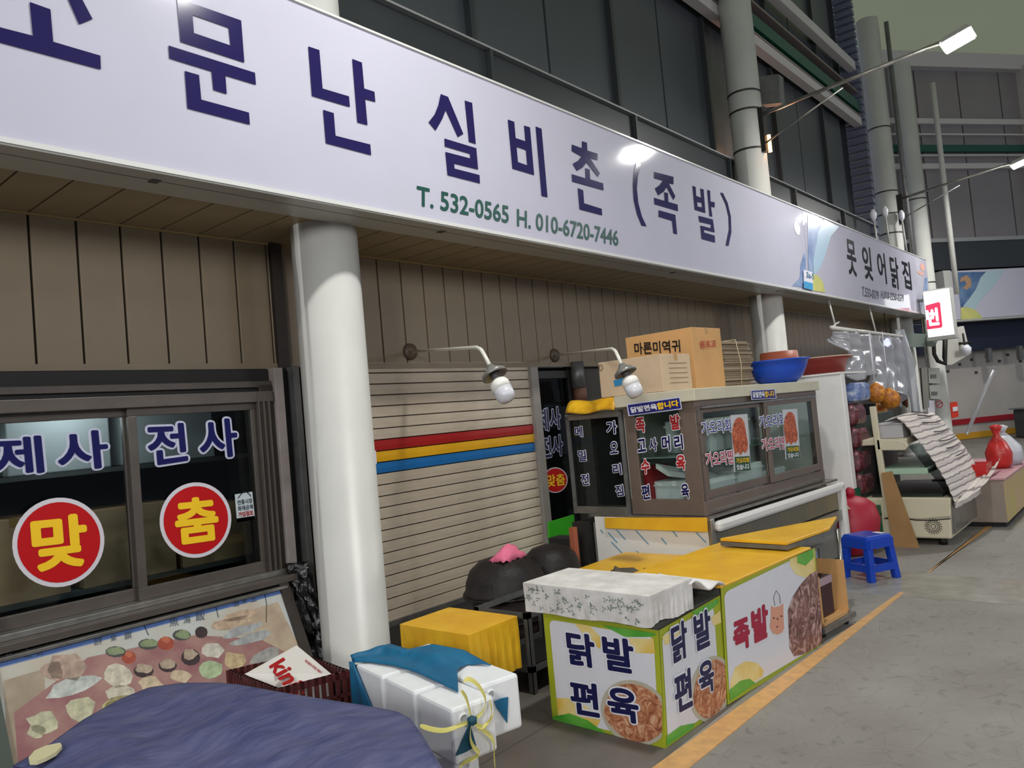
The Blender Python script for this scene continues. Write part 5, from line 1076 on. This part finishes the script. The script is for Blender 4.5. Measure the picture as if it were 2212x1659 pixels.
# hanging rail with clear plastic
rl = thing('hanging_rail', 'white rail hung from the soffit on two rods', 'rail', (14.2, 3.95, 2.5))
tube('rail', [PY(1795, 708, 3.95), PY(1948, 727, 3.95)], .035, ALU, rl)
for u, v, v2 in ((1806, 710, 640), (1893, 722, 655)):
    p = PY(u, v, 3.95); tube('rod', [p, Vector((p.x, 4.02, 3.06))], .015, ALU, rl)
tube('hook', [PY(1797, 708, 3.95), PY(1805, 700, 3.95), PY(1812, 696, 3.95)], .015, ALU, rl)
p_a, p_b = PY(1800, 714, 3.9), PY(1944, 730, 3.9)
def plf(u, v):
    t = p_a.lerp(p_b, u); drop = [.15, .8, .7, 1.15, .95, 1.35][min(5, int(u*5))]*(1-(u*5 % 1))+[.15, .8, .7, 1.15, .95, 1.35][min(5, int(u*5)+1)]*(u*5 % 1)
    return t+Vector((.1*math.sin(v*3), .10*math.sin(u*38+v*2)*(.3+v)+.05*noise.noise(Vector((u*9, v*7, 0))), -drop*v))
tag(grid('plastic_sheet', plf, 70, 20, PLAST, None, solid=.003), 'crumpled clear plastic sheet hanging from the white rail', 'plastic sheet')
ps2 = grid('plastic_strip', lambda u, v: PD(1936+20*u+v*36, 712+v*205, 15.3)+Vector((0, .05*math.sin(u*9+v*5), 0)), 10, 24, PLAST, None, solid=.003); tag(ps2, 'long clear plastic strip hanging down toward the striped cloth', 'plastic sheet')
OR = mat('orange_net', '#d08a22', .5, c2='#8f4a1c', scale=18)
for i, (u, v, r_) in enumerate([(1893, 850, .16), (1922, 862, .17), (1896, 893, .17)]):
    c_ = PD(u, v, 12.5+i*.25)
    s_ = lathe('net_bag', c_-Vector((0, 0, r_)), [(.02, 0), (r_*.8, r_*.3), (r_, r_), (r_*.7, r_*1.7), (.03, r_*2.1)], OR, None, seg=18); tag(s_, ['orange net bag of goods hanging under the plastic, upper left', 'orange net bag of goods hanging under the plastic, rightmost', 'orange net bag of goods hanging under the plastic, lowest'][i], 'bag', 'orange bags hung by the deli counter')
    tube('string', [c_+Vector((0, 0, r_)), Vector((c_.x, c_.y, 2.5))], .006, WTX, s_, seg=4)
for i, (u, v) in enumerate([(1946, 745), (1952, 790), (1957, 835)]):
    p = PD(u, v, 15.9); s_ = tubes('dried_bunch', [([p, p+Vector((.06*k-.12, .05*k, -.42+.03*k))], .03) for k in range(5)], mat('bunch_brown', '#6b4230', .8), None, kind='thing'); tag(s_, ['top brown dried bunch hanging beside the plastic', 'middle brown dried bunch hanging beside the plastic', 'lowest brown dried bunch hanging beside the plastic'][i], 'bunch', 'dried bunches by the plastic')
# deli counter
DX0, DX1 = 8.35, 9.72
CRM = mat('cream_body', '#d3cbb0', .4, var=.05)
dl_ = thing('deli_counter', 'cream chilled deli counter with round vent half covered by the striped cloth', 'counter', (9, 2.1, 0))
prism('body', [(DX0, 1.75, .07), (DX0, 1.725, .47), (DX0, 2.6, .47), (DX0, 2.6, .07)], (DX1-DX0, 0, 0), CRM, dl_, bevel=.02)
prism('end_drawer', [(DX0-.02, 1.735, .29), (DX0-.02, 1.72, .47), (DX0-.02, 2.33, .48), (DX0-.02, 2.33, .27), (DX0-.02, 2.0, .26)], (.03, 0, 0), CRM, dl_, bevel=.012)
tube('seam', [(DX0-.004, 1.74, .27), (DX0-.004, 1.9, .25), (DX0-.004, 2.05, .25), (DX0-.004, 2.2, .27), (DX0-.004, 2.34, .26)], .005, BLK, dl_, seg=4)
vc = PX(2016, 1137, DX0-.004)
tubes('round_vent', [([vc+Vector((0, r_*math.cos(t), r_*math.sin(t))) for t in [i*math.pi/12 for i in range(25)]], .0035) for r_ in (.02, .04, .055)]+[([vc+Vector((0, .062*math.cos(t), .062*math.sin(t))), vc+Vector((0, .078*math.cos(t), .078*math.sin(t)))], .004) for t in [i*math.pi/10 for i in range(20)]], mat('vent_grey', '#5a574c', .6), dl_, seg=4)
for x in (DX0+.1, DX1-.1):
    for y in (1.85, 2.45): lathe('foot', (x, y, 0), [(.04, 0), (.04, .07)], BLK, dl_, seg=14)
box('front_skirt', DX0+.02, DX1, 1.72, 1.745, .12, .44, STEEL, dl_)
prism('back_post', [(DX0, 2.28, .47), (DX0, 2.34, .47), (DX0, 2.37, 1.4), (DX0, 2.31, 1.4)], (.05, 0, 0), CRM, dl_, bevel=.01)
box('back_panel', DX0, DX1, 2.5, 2.6, .47, 1.3, mat('deli_back', '#2c3732', .5), dl_)
prism('top_arm', [(DX0, 2.34, .95), (DX0, 2.08, .94), (DX0, 2.04, .98), (DX0, 2.06, 1.03), (DX0, 2.12, 1.05), (DX0, 2.34, 1.07)], (.05, 0, 0), CRM, dl_, bevel=.012)
box('top_deck', DX0+.05, DX1, 2.06, 2.55, 1.0, 1.06, CRM, dl_, bevel=.01)
box('inner_shelf', DX0+.02, DX1-.05, 1.9, 2.34, .70, .76, mat('shelf_mint', '#a9c4ad', .4), dl_, bevel=.006)
prism('glass_front', [(DX0+.04, 1.735, .47), (DX0+.04, 2.05, .98)], (DX1-DX0-.06, 0, 0), GLASSD, dl_) if False else build('glass_front', [(DX0+.04, 1.735, .47), (DX1-.04, 1.735, .47), (DX1-.04, 2.05, .98), (DX0+.04, 2.05, .98)], [(0, 1, 2, 3)], GLASSD, dl_, solid=.006)
box('dark_well', DX0+.06, DX1-.06, 1.8, 2.45, .471, .50, mat('well_dark', '#17211c', .5), dl_)
wb_ = box('pale_carton', 8.45, 8.75, 2.1, 2.35, 1.062, 1.2, mat('carton_grey', '#b7b5b8', .6), None, bevel=.005); tag(wb_, 'small pale grey box on top of the deli counter left of the striped cloth', 'box')
box('lid', 8.44, 8.76, 2.09, 2.36, 1.2, 1.215, mat('carton_grey', '#b7b5b8'), wb_)
csh = prism('cardboard_sheet', [PX(1903, 1022, 8.22), PX(1926, 1018, 8.22), PX(1986, 1184, 8.22), PX(1930, 1187, 8.22)], (.02, 0, 0), mat('sheet_brown', '#a57f52', .8, var=.15, scale=6)); tag(csh, 'narrow brown cardboard sheet leaning against the end of the deli counter', 'cardboard')
cprof = [(2.24, 1.24), (2.13, 1.265), (2.05, 1.18), (1.93, .98), (1.83, .80), (1.75, .62), (1.70, .44), (1.69, .36)]
def prof(v, L_=cprof):
    x = v*(len(L_)-1); i = min(int(x), len(L_)-2); f = x-i; return L_[i][0]+(L_[i+1][0]-L_[i][0])*f, L_[i][1]+(L_[i+1][1]-L_[i][1])*f
def clo(u, v):
    y, z = prof(v); rip = .0035*math.sin(v*2*math.pi*16+u*2.2)
    return Vector((8.38+1.5*u+.003*math.sin(v*60), y-rip*.8-.03*math.sin(u*3), z+rip*.6+.03*math.sin(u*5+v*3)*(1-v)))
STRI = bpy.data.materials.new('striped_cloth'); STRI.use_nodes = True
_nt = STRI.node_tree; _b = _nt.nodes['Principled BSDF']; _tc = _nt.nodes.new('ShaderNodeTexCoord'); _wv = _nt.nodes.new('ShaderNodeTexWave')
_wv.bands_direction = 'Z'; _wv.inputs['Scale'].default_value = 5.5; _wv.inputs['Distortion'].default_value = 2.5; _wv.inputs['Detail Scale'].default_value = .6; _nt.links.new(_tc.outputs['Object'], _wv.inputs['Vector'])
_r = _nt.nodes.new('ShaderNodeValToRGB'); _r.color_ramp.elements[0].position = .06; _r.color_ramp.elements[0].color = lin('#8a7f80'); _r.color_ramp.elements[1].position = .2; _r.color_ramp.elements[1].color = lin('#d5cbc4')
_nt.links.new(_wv.outputs['Fac'], _r.inputs[0]); _nt.links.new(_r.outputs[0], _b.inputs['Base Color']); _b.inputs['Roughness'].default_value = .7
sc_ = grid('striped_cloth', clo, 30, 150, STRI, None, solid=.008); tag(sc_, 'pale ribbed striped cloth draped down the front of the deli counter', 'cloth')
_c = [PY(2062, 1091, 1.67), PY(2150, 1012, 1.56), PY(2108, 1035, 1.69), PY(2160, 990, 1.58)]
grid('cloth_corner', lambda u, v: _c[0].lerp(_c[1], u).lerp(_c[2].lerp(_c[3], u), v)+Vector((0, -.03*math.sin(u*3.1), -.035*math.sin(u*3.1)*(1-v)+.006*math.sin(u*26))), 26, 8, STRI, sc_, solid=.008)
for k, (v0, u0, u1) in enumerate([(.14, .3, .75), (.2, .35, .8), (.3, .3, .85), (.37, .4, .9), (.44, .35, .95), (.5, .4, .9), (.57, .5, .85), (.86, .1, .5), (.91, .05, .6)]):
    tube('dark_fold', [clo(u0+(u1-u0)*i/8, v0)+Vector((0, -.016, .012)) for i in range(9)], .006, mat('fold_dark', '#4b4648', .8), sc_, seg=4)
# next stall at the right edge
R2 = thing('food_cart', 'tan cart with faded yellow printed side at the right edge of the picture', 'cart', (10.5, 1.8, 0))
box('body', 9.5, 11.8, 1.45, 2.1, .05, .5, mat('cart_tan', '#9a8c80', .5, var=.1), R2, bevel=.006)
box('base_frame', 9.53, 11.7, 1.47, 2.05, 0, .05, BLK, R2)
pnl = box('printed_side', 9.52, 11.78, 1.443, 1.45, .06, .49, mat('faded_print', '#bfb35a', .4, c2='#c9a48a', scale=3.5), R2)
box('table_top', 9.48, 11.82, 1.42, 2.12, .5, .52, mat('top_pink', '#b98a92', .5), R2)
rbx = build('red_basket', [Vector((x, y, z)) for z, k in ((.522, .9), (.66, 1)) for x, y in ((9.75-.16*k, 1.72-.12*k), (9.75+.16*k, 1.72-.12*k), (9.75+.16*k, 1.72+.12*k), (9.75-.16*k, 1.72+.12*k))], [f for f in BF if f != (4, 5, 6, 7)], mat('plastic_red', '#c31d22', .35), None, solid=.008); tag(rbx, 'bright red rectangular basket on the far right cart', 'basket')
rbag = lathe('red_bag', (10.55, 1.62, .522), [(.1, 0), (.13, .06), (.14, .18), (.09, .30), (.03, .38), (.05, .44)], mat('bag_bright', '#c4302c', .3, bump=.4, bscale=12), None, seg=18); tag(rbag, 'bright red plastic bag standing on the far right cart', 'bag')
lathe('tied_top', (10.55, 1.62, .95), [(.04, 0), (.07, .06), (.02, .08)], _M['bag_bright'], rbag, seg=12)
wbag = lathe('white_bag', (10.95, 1.62, .522), [(.16, 0), (.2, .08), (.18, .22), (.08, .34), (.02, .4)], mat('bag_white', '#c9cad2', .35, bump=.5, bscale=10), None, seg=18); tag(wbag, 'white plastic bag beside the bright red bag at the picture edge', 'bag')
lathe('tied_top', (10.95, 1.62, .91), [(.03, 0), (.07, .07), (.02, .09)], _M['bag_white'], wbag, seg=12)
ct = boxes('covered_stall', [(1.2, 9, -1.2, -.2, .02, .72)], mat('stall_cover', '#3d4143', .6, var=.3, scale=2), None, fr=CB, bevel=.04); tag(ct, 'long dark grey covered stall in front of the striped cross street wall', 'stall')
box('cover_edge', 1.15, 9.05, -1.25, -.15, .72, .75, mat('stall_edge', '#7d8486', .5, var=.3, scale=2), ct, fr=CB)
tbz = tube('clear_tube', [PD(2088, 938, 15), PD(2146, 800, 15)], .035, PLAST, None, seg=12); tag(tbz, 'clear plastic tube leaning in front of the cross street wall', 'tube')
# light box and gear on the corner columns
lbx = thing('light_box', 'glowing white light box sign with a pink square and white letter', 'sign', (18, 3.5, 2.5))
LBW = emis('lightbox_white', '#f6f8fb', 1.6); LBR = emis('lightbox_red', '#e03a5e', .75)
box('case', 18.02, 18.3, 3.28, 3.80, 2.46, 3.52, ALU, lbx, bevel=.01)
box('lit_face', 18.0, 18.02, 3.30, 3.78, 2.50, 3.49, LBW, lbx)
box('bottom_bar', 17.99, 18.31, 3.27, 3.81, 2.45, 2.53, ALU, lbx, bevel=.006)
box('hanger', 18.1, 18.16, 3.80, 4.3, 3.3, 3.36, GALV, lbx)
LBp = lambda u, v, e=0: PX(u, v, 17.995-e)
poly('pink_square', [[LBp(*q) for q in [(1999, 660), (2028, 652), (2031, 655), (2036, 705), (2033, 708), (2003, 712)]]], LBR, lbx)
txt([('번', [LBp(2001, 670, .004), LBp(2024, 666, .004), LBp(2028, 700, .004), LBp(2005, 703, .004)])], LBW, lbx, off=.05, eps=.0, n=(-1, 0, 0))
def plate(name, pts, depth, th, m, lab, cat_, kids=()):
    P4 = [PD(u, v, depth) for u, v in pts]; n__ = (P4[1]-P4[0]).cross(P4[2]-P4[1]).normalized(); d = Vector(R[:, 2])
    if n__.dot(d) < 0: n__ = -n__
    o = prism(name, P4, n__*th, m); tag(o, lab, cat_); return o, n__
o, n1 = plate('roller_case', [(1948, 718), (2005, 722), (2012, 748), (1950, 750)], 16.6, .25, mat('case_green', '#8e9a94', .45), 'grey green awning roller case between the hanging plastic and the light box', 'case')
lathe('round_end', PD(2008, 736, 16.55), [(.0, 0), (.13, 0), (.14, .06), (0, .08)], _M['case_green'], o, seg=20, axis=Vector((-.5, -.8, 0)))
o, n1 = plate('wall_fan_cover', [(2048, 712), (2082, 704), (2091, 742), (2097, 764), (2056, 788), (2046, 788)], 17.2, .12, mat('cover_white', '#c3c0b8', .4), 'white angular equipment cover with a black bracket right of the light box', 'cover')
tubes('black_bracket', [([PD(2072, 742, 17.1), PD(2098, 740, 17.1)], .03), ([PD(2080, 720, 17.1), PD(2084, 748, 17.1)], .02)], BLK, o)
lathe('white_bulb', PD(2088, 757, 17.0), [(0, -.12), (.09, -.06), (.1, .05), (.05, .12)], WTX, o, seg=16)
cbl = tube('cable_loop', [PD(u, v, 17.0) for u, v in [(2022, 732), (2017, 745), (2018, 765), (2026, 780), (2042, 786), (2040, 772), (2041, 735)]], .045, BLK, None, seg=8); tag(cbl, 'black cable loop hanging below the light box', 'cable')
MD = 17.7
for i, (pts, lab) in enumerate([([(2005, 795), (2030, 795), (2031, 828), (2007, 828)], 'upper pale meter box on the slim corner column'), ([(2007, 832), (2031, 832), (2033, 862), (2010, 862)], 'lower pale meter box on the slim corner column')]):
    o, n1 = plate('meter_box', pts, MD, .1, ALU, lab, 'meter')
    prism('meter_window', [PD(u, v, MD-.02) for u, v in [(pts[0][0]+6, pts[0][1]+14), (pts[0][0]+18, pts[0][1]+14), (pts[0][0]+18, pts[0][1]+22), (pts[0][0]+6, pts[0][1]+22)]], n1*.02, GALV, o)
o, n1 = plate('conduit_panel', [(1990, 795), (2003, 793), (2008, 880), (1996, 884)], 17.6, .08, mat('conduit_grey', '#7f7e74', .5), 'narrow grey conduit panel left of the meter boxes', 'panel')
o, n1 = plate('placard', [(2003, 866), (2018, 864), (2021, 905), (2006, 907)], 17.6, .03, mat('placard_white', '#d6d2dc', .4), 'small white placard under the meter boxes', 'sign')
rc = PD(2029, 873, 17.6)
o = tube('round_notice', [rc+Vector(R[:, 0])*.075*math.cos(t)-Vector(R[:, 1])*.075*math.sin(t) for t in [i*math.pi/10 for i in range(21)]], .012, mat('notice_red', '#b04050', .5), None, seg=5); tag(o, 'round red ring prohibition sticker on the slim corner column', 'sticker')
tube('slash', [rc-Vector(R[:, 0])*.05+Vector(R[:, 1])*.04, rc+Vector(R[:, 0])*.05-Vector(R[:, 1])*.04], .01, _M['notice_red'], o, seg=4)
o, n1 = plate('alarm_box', [(2053, 872), (2068, 868), (2071, 900), (2056, 904)], 17.9, .15, mat('alarm_red', '#d2341c', .4), 'small bright red alarm box on the right of the slim corner column', 'alarm')
prism('white_label', [PD(u, v, 17.88) for u, v in [(2058, 880), (2068, 878), (2069, 887), (2059, 889)]], n1*.02, WTX, o)
bl_ = PD(1917, 741, 15.4)
lx = lathe('led_bulb', bl_, [(0, -.08), (.07, -.03), (.07, .04), (.02, .1)], emis('bulb_glow', '#d9ddff', 5), None, seg=14); tag(lx, 'small glowing bluish bulb behind the hanging plastic sheet', 'lamp')
tube('wire', [bl_+Vector((0, 0, .1)), Vector((bl_.x, bl_.y, 3.06))], .008, BLK, lx, seg=4)
